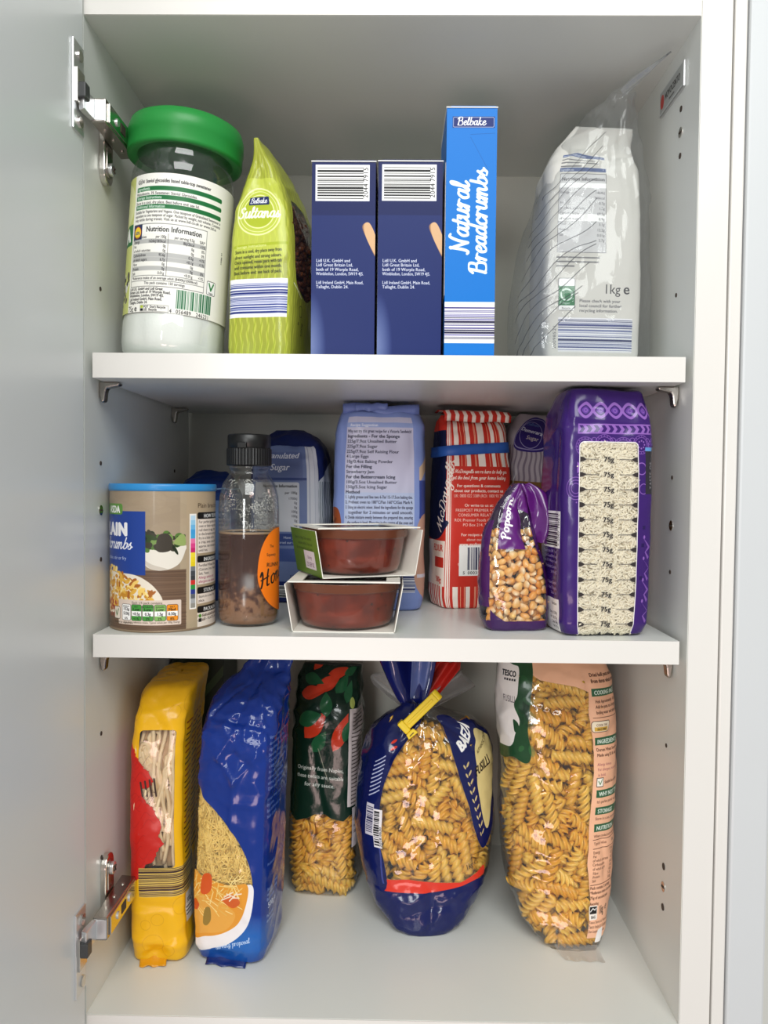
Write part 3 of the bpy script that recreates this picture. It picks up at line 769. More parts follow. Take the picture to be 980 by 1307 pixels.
# shelves lie loose on the supports
def shelf(label, z, t):
    o = box('cupboard_shelf', -.2278, .0056, z - t, .2278, .300, z, M['white'], None)
    tag(o, label, 'shelf', 'loose white shelves')
    box('edge_band', -.2278, .0048, z - t, .2278, .0056, z, M['edge'], o)
    return o
shelf('upper white shelf under the jar, dark blue boxes and clear bag', Z1, T1)
shelf('lower white shelf under the tub, bottle, bowls and purple rice bag', Z2, T2)

# what stands to the right of the cupboard
def struct(o): o['kind'] = 'structure'; return o
struct(box('wall_back', -1.6, D + .008, -1.2, 1.6, D + .06, 1.6, plain('kitchen_wall', (214, 214, 208), .7, vary=.02), None))
struct(box('trim_1', W2 + .0242, -.003, -.20, .2655, .02, H + .2, M['edge'], None, .0012))
struct(box('wall_right', .2662, -.006, -.20, .2950, .305, H + .2, M['grey_wall'], None, .002))
# ================================================================ upper shelf
WHITE, BLACK = (250, 250, 248), (22, 22, 24)

# ---- sweetener jar -------------------------------------------------------------------------------
jar = thing('sweetener_jar', 'clear jar of white sweetener with a green screw lid, beside the upper hinge', 'jar', (-.1815, .0590, Z1), (0, math.radians(3.6), math.radians(14)))
def flute(r, z, a):
    if z > .033 or z < .0005: return r
    return r * (1 - .030 * math.sin(math.pi * min(1, z / .033)) * abs(math.cos(a * 5)) ** 6)
JR = .0425
M['jar_clear'] = clear_plastic('jar_plastic', (0.955, 0.975, 0.965, 1), .05, 1.3, .02, haze=.03)
M['lidgreen'] = plain('green_lid', (38, 142, 62), .38, bump=.03, bscale=500, spec=.4)
M['powder'] = plain('white_powder', (246, 246, 242), .7, bump=.25, bscale=500)
lathe('clear_body', [(.030, .0005), (.037, .0012), (.0415, .006), (JR, .014), (JR, .030), (.0412, .034), (.0412, .143), (.0418, .146), (.0414, .152), (.0392, .159), (.0388, .164), (.0392, .168), (.0392, .178)], M['jar_clear'], jar, 90, radial=flute, close_bot=True)
lathe('sweetener_powder', [(.029, .0015), (.036, .0022), (.0403, .0066), (.0412, .014), (.0412, .030), (.0400, .035), (.0400, .060), (.0400, .122), (.020, .126), (.0005, .124)], M['powder'], jar, 90, radial=flute, close_bot=True)
bm = bmesh.new()
lathe('lid', [(.0385, .1680), (.0440, .1665), (.0462, .1668), (.0468, .1688), (.0466, .1780), (.0472, .1788), (.0470, .1870), (.0452, .1930), (.0415, .1952), (.0385, .1942), (.0370, .1942), (.0005, .1946)], M['lidgreen'], jar, 120, radial=lambda r, z, a: r * (1 + (.0022 * math.cos(a * 90) if .170 < z < .1778 and r > .046 else 0)))
bm.free()
LR = .0417; PW = 2 * math.pi * LR * 1000
cv = Canvas(PW, 92, 5, (247, 245, 238))
G1, G2 = (34, 112, 62), (190, 200, 110)
# front strip of the label runs round to the left
cv.rect(-100, 0, -43, 92, (206, 212, 128)); cv.rect(-100, 46, -43, 60, G1)
cv.text(-46.5, 49, 'STEVIA', 13, WHITE, 'r', bold=4); cv.ell(-62, 74, 20, 16, (228, 230, 170))
rr = random.Random(3)
for i in range(70): cv.ell(-45 - rr.random() * 34, 6 + rr.random() * 22 - 0, 1 + rr.random() * 2.2, .8 + rr.random() * 1.6, rr.choice(((30, 30, 28), (60, 60, 55), (225, 225, 220), (90, 88, 80))), rot=rr.random() * 3)
cv.text(-39, 86, 'GB/NI', 3.0, BLACK); cv.ring(-36.2, 87, 3.0, .3, BLACK, ry=1.6); cv.text(-30, 86, 'Steviol glycosides based table-top sweetener', 3.4, BLACK, bold=1, fit=54)
for y, t in ((80.5, 'Ingredients'), (74.5, 'Storage Instructions'), (68.5, 'Additional Information')):
    cv.rect(-40, y, 36, y + 2.9, G1, r=1.2); cv.rect(-40, y, -30, y + 2.9, G1); cv.text(-39, y + .6, t, 2.9, WHITE, bold=1)
cv.text(-40, 78, 'Maltodextrin, 3% Sweetener: Steviol Glycosides.', 2.7, BLACK, fit=60); cv.text(-40, 72, 'Store in a cool, dry place. Best before end: see lid.', 2.7, BLACK, fit=66)
cv.lines(-40, 66, ['Suitable for Vegetarians and Vegans. One teaspoon of Granulated Sweetener is', 'equivalent to one teaspoon of sugar. Packed by weight, not volume. Contents', 'may settle during transit. Visit us at www.lidl.co.uk or www.lidl.ie'], 2.7, 2.6, BLACK, fit=76)
cv.rect(-41, 48, -31, 58.5, (40, 52, 90)); cv.ell(-36, 53.2, 4.1, 4.1, (222, 60, 50)); cv.ell(-36, 53.2, 3.7, 3.7, (246, 214, 60)); cv.text(-36, 52.2, 'LIDL', 2.8, (40, 60, 130), 'c', bold=2)
cv.rect(-31, 52, 23, 58.5, (250, 249, 244)); cv.text(-4, 53.4, 'Nutrition Information', 5.0, BLACK, 'c', bold=1)
rows = [('Typical values', 'per 100g', 'per serving 0.5g', '%RI*'), ('Energy', '1626kJ/383kcal', '8kJ/2kcal', '<1%'), ('Fat', '0g', '0g', '0%'), ('of which saturates', '0g', '0g', '0%'), ('Carbohydrate', '95.6g', '0.5g', '<1%'), ('of which sugars', '6.7g', '<0.1g', '<1%'), ('Fibre', '0g', '0g', ''), ('Protein', '0g', '0g', '0%'), ('Salt', '0.01g', '<0.01g', '<1%')]
for i, rw in enumerate(rows):
    y = 49.2 - i * 3.0
    if i in (1, 4, 5, 7): cv.rect(-40, y - .6, 23, y + 2.3, (186, 186, 184))
    for x, t, al in ((-39.5, rw[0], 'l'), (-9, rw[1], 'r'), (13, rw[2], 'r'), (22, rw[3], 'r')): cv.text(x, y, t, 2.7, BLACK, al, cond=.9)
cv.line([(-7.5, 52), (-7.5, 24)], .3, (80, 80, 80))
cv.text(-39, 21.8, '*Reference intake of an average adult (8400kJ/2000kcal)', 2.5, BLACK, fit=60); cv.text(-9, 18.4, 'This pack contains 150 servings', 2.6, BLACK, 'c')
cv.frame(-40.6, 17, 23, 58.5, .35, (90, 90, 90)); cv.line([(-40, 20.8), (23, 20.8)], .3, (90, 90, 90)); cv.line([(-40, 24.2), (23, 24.2)], .3, (90, 90, 90))
cv.lines(-41, 14.7, ['Lidl U.K. GmbH and Lidl Great', 'Britain Ltd, both of 19 Worple Road,', 'Wimbledon, London, SW19 4JS.', 'Lidl Ireland GmbH, Main Road,', 'Tallaght, Dublin 24.'], 2.6, 2.25, BLACK, bold=1, cond=.95)
cv.text(-42, .7, '75g', 5.0, BLACK, cond=.9); cv.text(-34, .7, 'e', 5.6, BLACK, bold=1)
cv.frame(-28, 0.4, -4, 4.6, .25, (120, 120, 120)); cv.rect(-27.6, .7, -25, 2.3, BLACK); cv.rect(-27.6, 2.6, -25, 4.3, (176, 196, 60)); cv.text(-24.5, .9, 'LID  Recycle', 2.2, BLACK, bold=1); cv.text(-24.5, 2.8, 'POT  Don\'t Recycle', 2.2, BLACK, bold=1)
cv.rect(26, 17, 34.5, 26, WHITE, r=1); cv.frame(26, 17, 34.5, 26, .4, (80, 80, 80), 1); cv.line([(28, 24.5), (30, 20), (32.6, 24.6)], 1.2, (40, 120, 60)); cv.text(30.2, 17.6, 'Vegan', 1.9, BLACK, 'c')
cv.bars(1, 3.5, 32, 16, (40, 110, 70), 7, unit=.5); cv.text(-3, .4, '4', 3.6, BLACK); cv.text(2, .4, '056489', 3.6, BLACK, sp=.06); cv.text(18, .4, '246231', 3.6, BLACK, sp=.06)
cv.rect(43, 0, 140, 92, (247, 245, 238)); cv.text(41, 40, '15086 V1', 2.2, BLACK, rot=90)
lathe('label', [(LR, .0335), (LR, .1425)], printed('jar_label', cv, .42, bump=.05, bscale=150), jar, 96)

# ---- sultanas ------------------------------------------------------------------------------------
sul = thing('sultana_bag', 'lime green striped bag of sultanas standing between the green-lidded jar and the dark blue boxes', 'food packet', (-.0975, .0800, Z1), (0, 0, math.radians(-9)))
rows = [(0, 4, 8, 5, 0, 0), (0, 22, 42, 6, 0, 0), (2, 27, 48, 7, 0, 0), (10, 28, 49, 7, 0, 0), (60, 29, 49, 6, 1, 0), (100, 28, 48, 6, 1, 1), (125, 24.5, 46, 5, 0, 2), (145, 17, 45, 4.5, 0, 2), (160, 11, 44, 4, -1, 2), (170, 6.0, 45, 4, -2, 0), (177, 2.5, 46, 6, -3, 0)]
cv = Canvas(4 * 77, 190, 4, (158, 164, 60))
cv.stripes(-154, 0, 154, 190, 5.2, 1.9, (186, 192, 76), .5); cv.stripes(-154, 0, 154, 190, 5.2, .6, (150, 165, 40), .5, wl=17)
cv.rect(-22, 78, 22, 145, (196, 206, 84), r=6, op=.75)
cv.ell(-1, 117, 19.5, 19.5, (188, 200, 72)); cv.ring(-1, 117, 19.2, 1.3, (232, 238, 170)); cv.ring(-1, 117, 16.8, .7, (226, 232, 160)); cv.ell(-1, 117, 13.6, 13.6, (172, 186, 44)); cv.ring(-1, 117, 13.6, 1.0, (232, 238, 170))
cv.rect(-10, 122.5, 9, 129, (26, 38, 92), r=.8); cv.script(-9, 124, 'Belbake', 2.4, .6, WHITE); cv.rect(-19, 109, 19, 120, (180, 193, 60), op=.0)
cv.script(-1, 112, 'Sultanas', 5.0, 1.35, (250, 252, 235), al='c', slant=.18)
cv.line([(-21, 88.5), (22, 91)], 2.2, (168, 182, 40)); cv.text(-19, 87.2, 'Storage Instructions:', 3, (240, 244, 200), rot=3)
for i, t in enumerate(['Store in a cool, dry place away from', 'direct sunlight and strong odours.', 'Once opened, reseal pack with tab', 'and consume within one month.', 'Best before end: see back of pack.']): cv.text(-20, 83 - i * 4.3, t, 3.9, (40, 44, 24), rot=2, fit=38, bold=1)
cv.bars(-25, 32, 23, 62, seed=12, horiz=True, unit=.62, bg=(240, 240, 246), cols=((36, 48, 120), (90, 104, 170), (52, 66, 140)))
cv.rect(-25, 59, 23, 62.4, (240, 240, 246)); cv.rect(-25, 31.6, 23, 34, (240, 240, 246))
cv.smooth_poly([(36, 64), (35, 100), (37, 122), (45, 132), (66, 134), (84, 128), (90, 100), (88, 66), (70, 52), (50, 54)], (40, 30, 16), 0.0)
cv.line([(31, 60), (50, 51)], 1.0, (235, 238, 205)); cv.text(46, 28, 'e', 6, (40, 44, 24), rot=90); cv.text(56, 20, '500g', 6, (40, 44, 24), rot=90); cv.ring(50, 40, 4.5, .5, (40, 44, 24))
sm = printed('sultana_print', cv, .32, bump=.28, bscale=55, film=True, coat=.35)
pk = Pack(rows, 27, 50, 190, 120, 100, amp=.55, scale=26, seed=2, ridge=.7, creases=((-26, 2, -24, 128, -.5, 2), (27, 2, 26, 125, -.8, 1.6), (-20, 128, 20, 140, 1.6, 4), (-24, 120, 0, 160, -1.2, 3), (22, 118, 0, 158, -1.6, 3), (30, 150, 60, 128, .9, 5), (34, 140, 90, 150, -1, 4)), dents=((0, 152, 14, 12, 4.5), (0, 10, 16, 10, 1.2)), amp_v=lambda z: 1 + (z > 115) * 1.0)
inwin = lambda x, y: 39 < x < 85 and 66 < y < 126
pk.split('bag', 'window', sm, sul, inwin)
M['sultana'] = plain('sultana', (104, 58, 32), .4, bump=.5, bscale=400, vary=.35, vscale=180)
rr = random.Random(5); bm = bmesh.new()
for i in range(340):
    p, nn = pk.at(rr.uniform(33, 92), rr.uniform(50, 134)); p = p - nn * (3.2 + rr.random() * 4)
    mt = Matrix.Translation(Vector(p) * MM) @ Matrix.Rotation(rr.random() * 6, 4, Vector((rr.random() - .5, rr.random() - .5, rr.random() - .5)).normalized()) @ Matrix.Diagonal((.0048, .0033, .0030, 1))
    bmesh.ops.create_icosphere(bm, subdivisions=1, radius=1, matrix=mt)
sl = bm_obj('sultanas', bm, M['sultana'], None, True); sl.matrix_world = Matrix.LocRotScale(sul.location, sul.rotation_euler, None)
tag(sl, 'dark brown sultanas heaped behind the side window of the lime green bag', 'dried fruit', kind='stuff')

# ---- cartons -------------------------------------------------------------------------------------
def carton(name, label, x0, x1, y0, y1, h, cv, side, group=None, tilt=0.0, matname='carton'):
    w, d = (x1 - x0), (y1 - y0)
    t = thing(name, label, 'box', ((x0 + x1) / 2, y0, Z1), (0, 0, tilt), group)
    m = printed(matname, cv, .38, bump=.03, bscale=30, spec=.16)
    ms = plain(matname + '_sides', side, .4)
    e = .0006
    obj('front_panel', [(-w / 2, 0, 0), (w / 2, 0, 0), (w / 2, 0, h - .0012), (-w / 2, 0, h - .0012)], [(0, 1, 2, 3)], m, t, uvs=[(0, 0), (1, 0), (1, 1), (0, 1)])
    box('carton_body', -w / 2, .0002, 0, w / 2, d, h - .0012, ms, t, .0005)
    box('top_flap', -w / 2 - .0006, -.0008, h - .0012, w / 2 + .0006, d * .98, h - .0002, M['cardwhite'], t, .0003)
    box('tuck_flap', -w / 2 + .003, -.0004, h - .0002, w / 2 - .001, d * .5, h + .0004, ms, t, .0002)
    return t
M['cardwhite'] = plain('white_card', (228, 228, 226), .6)
NAVY = (17, 29, 84)
def dark_carton():
    cv = Canvas(49.6, 151, 6, NAVY)
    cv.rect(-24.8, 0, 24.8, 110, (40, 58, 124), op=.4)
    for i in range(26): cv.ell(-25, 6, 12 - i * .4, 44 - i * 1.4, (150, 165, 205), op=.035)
    cv.rect(-22, 121, 20, 149, WHITE); cv.bars(-20.5, 122, 15.4, 147.5, BLACK, 21, horiz=True, unit=.62)
    cv.rect(15.2, 121.5, 19.8, 148.5, WHITE); cv.text(18.7, 123.5, '2044', 5.2, BLACK, rot=90, sp=.04); cv.text(18.7, 136, '7915', 5.2, BLACK, rot=90, sp=.04)
    # wooden handle printed on the edge
    for i, c in enumerate(((170, 120, 80), (206, 160, 116), (224, 184, 140))):
        k = 1 - i * .25; cv.smooth_poly([(14.5 + 3 * (1 - k), 101), (17.5, 104.5 * 1), (21, 103), (25.5, 92), (26, 78), (23.6 + i * .4, 80), (18, 92)], c, op=.75)
    cv.lines(-21, 73.8, ['Lidl U.K. GmbH and', 'Lidl Great Britain Ltd,', 'both of 19 Worple Road,', 'Wimbledon, London, SW19 4JS.', '', 'Lidl Ireland GmbH, Main Road,', 'Tallaght, Dublin 24.'], 3.5, 3.4, (228, 230, 240), bold=1, cond=.9, fit=37)
    return cv
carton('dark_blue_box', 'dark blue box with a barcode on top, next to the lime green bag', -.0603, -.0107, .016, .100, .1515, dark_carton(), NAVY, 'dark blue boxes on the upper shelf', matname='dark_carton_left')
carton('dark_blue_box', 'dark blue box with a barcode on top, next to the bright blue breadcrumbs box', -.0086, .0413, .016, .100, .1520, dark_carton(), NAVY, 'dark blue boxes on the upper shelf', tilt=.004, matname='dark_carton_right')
SKY = (14, 116, 204)
cv = Canvas(39, 191, 6, SKY)
cv.rect(-15, 176, 17.6, 184.6, (26, 42, 110)); cv.rect(-15, 176, 17.6, 184.6, (26, 42, 110), r=1); cv.frame(-14.4, 176.6, 17, 184, .35, (200, 214, 240), .8)
cv.script(-11.5, 178.2, 'Belbake', 3.4, .75, WHITE, slant=.15)
cv.line([(-1, 171), (18, 172)], .25, (10, 80, 150)); cv.line([(-1, 169), (13.5, 143)], .3, (12, 92, 168))
cv.script(-1.6, 78.5, 'Natural', 8.2, 2.1, WHITE, rot=90, slant=.12); cv.script(12.2, 63.5, 'Breadcrumbs', 7.4, 2.0, WHITE, rot=90, slant=.12)
cv.bars(-19.5, 11, 19.5, 42, seed=9, horiz=True, unit=.6, bg=(245, 245, 248), cols=((66, 60, 130), (120, 116, 170), (40, 38, 70)))
cv.rect(-19.5, 38.6, 19.5, 42.4, (245, 245, 248)); cv.rect(-19.5, 10.4, 19.5, 13.5, (245, 245, 248))
bc = carton('breadcrumb_box', 'tall bright blue breadcrumbs box with white brush lettering, beside the clear bag', .0436, .0822, .0105, .085, .1905, cv, SKY, matname='breadcrumb_carton')
box('side_print', -.0196, .004, .048, -.0193, .03, .150, M['cardwhite'], bc)

# ---- flour in a clear bag ------------------------------------------------------------------------
PAPER = (208, 206, 199)
fl = thing('paper_flour_pack', 'white paper pack of flour marked 1kg inside the clear plastic bag', 'food packet', (.1700, .0960, Z1 + .0015), (0, 0, math.radians(4)))
cv = Canvas(4 * 74, 225, 5, PAPER)
GY = (96, 96, 100); LG = (196, 196, 198); BB = (84, 100, 140)
for y in (160, 175): cv.rect(-34, y, 8, y + 3.4, BB)
cv.text(-33, 160.7, 'Ingredients', 2.8, WHITE); cv.text(-33, 175.7, 'Storage Instructions', 2.8, WHITE)
cv.para(-33, 171, 38, 3, 3, 3.5, GY, 3)
cv.rect(-33, 92, 8, 158, (206, 206, 206)); cv.frame(-33, 92, 8, 158, .4, GY); cv.text(-31, 152, 'Nutrition Information', 4.4, (70, 70, 74), bold=1, fit=38)
cv.rect(-33, 146, 8, 150, WHITE); cv.rect(-33, 118, 8, 124, WHITE)
for i in range(11):
    y = 141 - i * 4.4
    cv.text(-31.5, y, ['Energy', '', 'Fat', 'of which saturates', 'Carbohydrate', 'of which sugars', 'Fibre', 'Protein', 'Salt', '', ''][i], 3.0, GY); cv.text(7, y, ['1464kJ', '346kcal', '0.7g', '1.2g', '69.5g', '0.9g', '3.1g', '12.2g', '0.01g', '2.7g', ''][i], 3.0, GY, 'r')
cv.para(-33, 87, 40, 3, 3, 3.6, GY, 9)
cv.rect(-31, 47, -17, 70, (50, 122, 80), r=1.6); cv.rect(-31, 64, -17, 70.5, WHITE, r=1.2); cv.frame(-31, 44, -17, 70.5, .4, GY, 1.4); cv.rect(-30.8, 44.2, -17.2, 48, WHITE)
for k in range(3):
    a = k * 2.094 + .5; cv.ring(-24, 57, 4.6, 1.5, (214, 232, 220)) if k == 0 else None
    cv.line([(-24 + 4.4 * math.cos(a), 57 + 4.4 * math.sin(a)), (-24 + 2.0 * math.cos(a + .9), 57 + 2 * math.sin(a + .9))], 1.4, (50, 122, 80))
cv.poly([(-24, 60), (-22.8, 57.6), (-20.8, 57.4), (-22.4, 55.6), (-22, 53.4), (-24, 54.6), (-26, 53.4), (-25.6, 55.6), (-27.2, 57.4), (-25.2, 57.6)], (50, 122, 80)); cv.text(-24, 49.2, 'Paper', 2.8, WHITE, 'c'); cv.text(-24, 45, 'Recycle', 2.4, GY, 'c')
cv.text(7, 58.5, '1kg', 11, (66, 66, 70), cond=.92); cv.text(23.5, 58.5, 'e', 12, (66, 66, 70), bold=1)
cv.lines(-13, 51, ['Please check with your', 'local council for further', 'recycling information.'], 3.6, 4, GY, bold=1)
cv.bars(-31, 10, 33, 38, seed=31, horiz=True, unit=.7, bg=(228, 228, 232), cols=((70, 80, 130), (110, 120, 160), (150, 156, 184), (50, 58, 100))); cv.text(-33, 12, '20098521', 4.4, GY, rot=90, sp=.05)
cv.text(44, 118, 'Organic', 13, (110, 114, 124)); cv.text(43, 108, 'Naturally', 5, (110, 114, 124))
rows = [(0, 4, 4, 5, 0, 0), (0, 34, 28, 6, 0, 0), (2, 39, 32, 8, 0, 0), (12, 41, 33, 8, 0, 0), (80, 42, 34, 7, 0, 0), (140, 41, 33, 6, 0, 0), (168, 39, 29, 5, 1, 0), (182, 35, 18, 4, 3, -2), (192, 31, 9, 3, 6, -5), (201, 27, 3.5, 2.6, 10, -9), (206, 24, 1.4, 2.5, 12, -13)]
pk = Pack(rows, 41, 33, 225, 96, 90, amp=.7, scale=30, seed=8, ridge=.6, creases=((-41, 5, -41, 165, -.6, 2), (41, 5, 41, 165, -.8, 2), (-30, 172, 36, 182, 1.2, 4), (10, 168, 30, 200, 2.4, 4), (-28, 172, 4, 196, -2.0, 4), (-20, 188, 30, 180, 2.0, 3)), amp_v=lambda z: 1 + (z > 150) * 1.2)
pk.mesh('paper_pack', printed('flour_paper', cv, .7, bump=.3, bscale=60), fl)
cb = thing('clear_plastic_bag', 'clear crinkled plastic bag with a twisted top pulled up around the white flour pack', 'bag', (.1690, .0950, Z1), (0, 0, math.radians(3)))
rows = [(0, 4, 4, 3, 0, 0), (0, 42, 34, 4, -2, 0), (2, 50, 38, 4, -3, 0), (14, 57, 42, 4, -4, 0), (60, 58, 43, 3.6, -3, 0), (110, 54, 41, 3.2, 0, 0), (150, 46, 36, 2.8, 5, -2), (180, 37, 28, 2.4, 9, -6), (205, 25, 18, 2.2, 15, -11), (222, 15, 10, 2, 20, -17), (233, 9.0, 5.5, 2, 24, -24)]
cv = Canvas(4 * 98, 245, 3, (60, 62, 66), 0.0)
for i in range(13):
    y = -14 + i * 12.5; x = -84 + 1.2 * i; L = 58 + 3 * math.sin(i * 2.1)
    pts = [(x + t * (78 - 2.2 * abs(i - 4)) + 1.6 * math.sin(t * 9 + i), y + t * L + 3.0 * math.sin(t * 8 + i * 1.7)) for t in np.linspace(0, 1, 20)]
    cv.line(pts, .6, (58, 60, 66), 1.0)
bm_ = printed('clear_bag_film', cv, .4, bump=.6, bscale=62, bdist=.0025, film=True, ftint=(.93, .94, .945, 1), stretch=(1.3, 1.3, .6), fk=1.0, fc=-.01, frough=.05, haze=.05)
pk = Pack(rows, 53, 42, 245, 150, 130, amp=1.9, scale=22, seed=14, ridge=.8, stretch=(1, 1, .45), creases=((20, 150, 6, 232, 2.2, 3), (-30, 150, 0, 225, 1.6, 4), (40, 140, 20, 215, -1.8, 4), (-36, 168, 20, 186, -.9, 2.5), (-20, 60, 20, 30, -.8, 2.5)), amp_v=lambda z: .9 + (z > 140) * .9)
pk.mesh('bag_film', bm_, cb, cap=False)
# twisted tail flaring to a tip
path = [Vector((24, -24, 231)), Vector((30, -32, 236)), Vector((37, -43, 240)), Vector((44, -54, 243.5)), Vector((50, -62, 246))]
V, F = [], []
for i, p in enumerate(path):
    t = i / (len(path) - 1); wd = 6.5 + 5 * math.sin(math.pi * min(1, t * 1.1)) - 6.0 * max(0, t - .75) * 4
    ang = 1.15 - 1.5 * t
    ax = Vector((-.25, .35, 0)) * math.cos(ang) * 1.2 + Vector((0, 0, 1)) * math.sin(ang)
    for q in np.linspace(-1, 1, 9): V.append((p + ax * wd * q * .75 + Vector((.6, .5, 0)) * (1.6 * math.cos(q * 4 + t * 3))) * MM)
for i in range(len(path) - 1):
    for k in range(8): F.append((i * 9 + k, i * 9 + k + 1, (i + 1) * 9 + k + 1, (i + 1) * 9 + k))
tl = obj('twisted_tail', V, F, clear_plastic('bag_tail_film', (.66, .68, .70, 1), .09, 1.6, .05, .5, 120, .0015, haze=.22), cb, True)
sb = tl.modifiers.new('smooth', 'SUBSURF'); sb.levels = 1; sb.render_levels = 2
# ================================================================ lower (middle) shelf
# ---- cardboard tub of breadcrumbs ----------------------------------------------------------------
tub = thing('breadcrumb_tub', 'round cardboard tub with a blue plastic lid and printed pasta, beside the honey bottle', 'tub', (-.1875, .0550, Z2), (0, 0, math.radians(15)))
TR = .0428; PW = 2 * math.pi * TR * 1000
TAN = (176, 158, 132)
cv = Canvas(PW, 116, 5, TAN)
cv.rect(-60, 0, 14, 116, (160, 142, 120))
for i in range(60):
    r_ = random.Random(i); cv.ell(r_.uniform(-60, 14), r_.uniform(60, 116), r_.uniform(8, 20), r_.uniform(3, 8), r_.choice(((186, 168, 142), (148, 130, 108), (172, 152, 126))), op=.12)
cv.poly([(-60, 0), (19, 0), (19, 50), (-60, 50)], (112, 88, 70))
for i in range(40):
    r_ = random.Random(100 + i); y = r_.uniform(2, 50); cv.line([(-60, y), (19, y + r_.uniform(-3, 3))], r_.uniform(.3, .9), r_.choice(((92, 70, 56), (134, 108, 88), (70, 54, 46))), op=.4)
# white bowl of greens
cv.smooth_poly([(-17, 66), (-13, 54), (-4, 50), (6, 51), (14, 56), (18.5, 66), (19, 70), (0, 67)], (232, 226, 214))
cv.smooth_poly([(-16, 60), (-10, 52), (0, 50), (4, 51), (-8, 55)], (190, 180, 164), op=.6)
for i in range(46):
    r_ = random.Random(300 + i); cv.ell(r_.uniform(-14, 17), r_.uniform(67, 80), r_.uniform(1.5, 5), r_.uniform(1, 3), r_.choice(((50, 70, 36), (84, 120, 54), (36, 46, 30), (120, 150, 80), (60, 58, 46))), rot=r_.random() * 3)
cv.smooth_poly([(-4, 66), (-3, 78), (4, 80), (8, 74), (6, 66)], (66, 60, 52)); cv.smooth_poly([(9, 72), (14, 79), (18, 78), (18, 70)], (150, 170, 100))
# blue panel with the name
cv.rect(-90, 46, -13, 98, (34, 66, 148)); cv.rect(-90, 95, -42 + 8, 104, (94, 146, 62), r=2.5); cv.text(-37, 96.6, 'ASDA', 8.2, WHITE, 'r', bold=3, cond=.8)
cv.text(-28, 78, 'PLAIN', 15, (244, 244, 246), 'r', bold=4, cond=.9); cv.script(-25, 67, 'breadcrumbs', 5.4, 1.1, (240, 240, 245), al='r', slant=.3); cv.text(-30, 58, 'to coat, bake, stir or fry', 4.0, (220, 226, 240), 'r')
# printed pasta bake on a plate
cv.smooth_poly([(-60, 46), (-40, 47), (-22, 46), (-10, 40), (-2, 31), (0, 24), (-8, 20), (-60, 14)], (236, 226, 208))
r_ = random.Random(17)
for i in range(240):
    x, y = r_.uniform(-62, -7), 0
    top = 52 - max(0, (x + 40)) * .62; y = r_.uniform(16, top)
    cv.ell(x, y, r_.uniform(1.2, 3.6), r_.uniform(.8, 1.8), r_.choice(((226, 176, 70), (244, 206, 110), (200, 140, 44), (248, 224, 150), (214, 160, 60), (170, 100, 40))), rot=r_.random() * 3.1)
for i in range(14): cv.ell(r_.uniform(-58, -40), r_.uniform(10, 24), 2, 1.2, (170, 60, 30), rot=r_.random() * 3)
# traffic light panel
cv.rect(-39, 5, 15, 25.5, (222, 204, 190), r=1); cv.text(-12, 22.6, 'Each 1/5 pack contains', 2.7, (70, 60, 50), 'c')
for i, (x, c, a, b, d) in enumerate(((-30, WHITE, 'ENERGY', '533kJ', '6%'), (-20.5, (70, 150, 62), 'FAT', '<0.5g', '<1%'), (-11, (70, 150, 62), 'SATURATES', '0.3g', '2%'), (-1.5, (130, 182, 96), 'SUGARS', '1.5g', '2%'), (8, (238, 146, 34), 'SALT', '0.50g', '8%'))):
    cv.rect(x - 4.4, 8.6, x + 4.4, 21.8, c, r=1.4); cv.frame(x - 4.4, 8.6, x + 4.4, 21.8, .3, (50, 50, 45), 1.4); cv.rect(x - 4.2, 12.4, x + 4.2, 16.4, WHITE)
    cv.text(x, 19.4, a, 1.8, BLACK, 'c'); cv.text(x, 16.9, ['152g', 'Low', 'Low', 'Low', 'Med'][i], 3.2, BLACK, 'c', bold=1); cv.text(x, 13.2, b, 3.4, BLACK, 'c', cond=.8, bold=1); cv.text(x, 9.4, d, 2.8, BLACK, 'c')
cv.rect(-45, 9, -37, 19, (230, 220, 206), r=1.4); cv.frame(-45, 9, -37, 19, .4, (70, 70, 60), 1.4); cv.line([(-43, 15.5), (-41.4, 11.6), (-39.2, 17)], .8, (60, 110, 50))
cv.text(-44, 6, 'Suitable for vegetarians', 2.2, (40, 36, 30)); cv.text(-33, 6.6, 'of an adult\'s reference intake. Typical values per 100g: Energy', 2.2, (80, 66, 56), fit=47)
# colour bar
cv.rect(19.3, 0, 60, 116, (178, 158, 130)); cv.rect(22, 16.5, 28.4, 96, (246, 242, 236))
cols = [(190, 220, 240), (150, 205, 236), (110, 184, 230), (66, 160, 222), (70, 168, 220), (240, 120, 170), (226, 70, 140), (206, 40, 110), (248, 226, 60), (246, 220, 40), (240, 212, 30), (120, 124, 130), (70, 74, 80), (60, 62, 66), (214, 50, 44), (44, 150, 70), (44, 60, 140), (100, 104, 108), (170, 172, 174), (150, 148, 140)]
for i, c in enumerate(cols): cv.rect(23, 94.6 - i * 3.85 - 3.85, 27.4, 94.6 - i * 3.85, c)
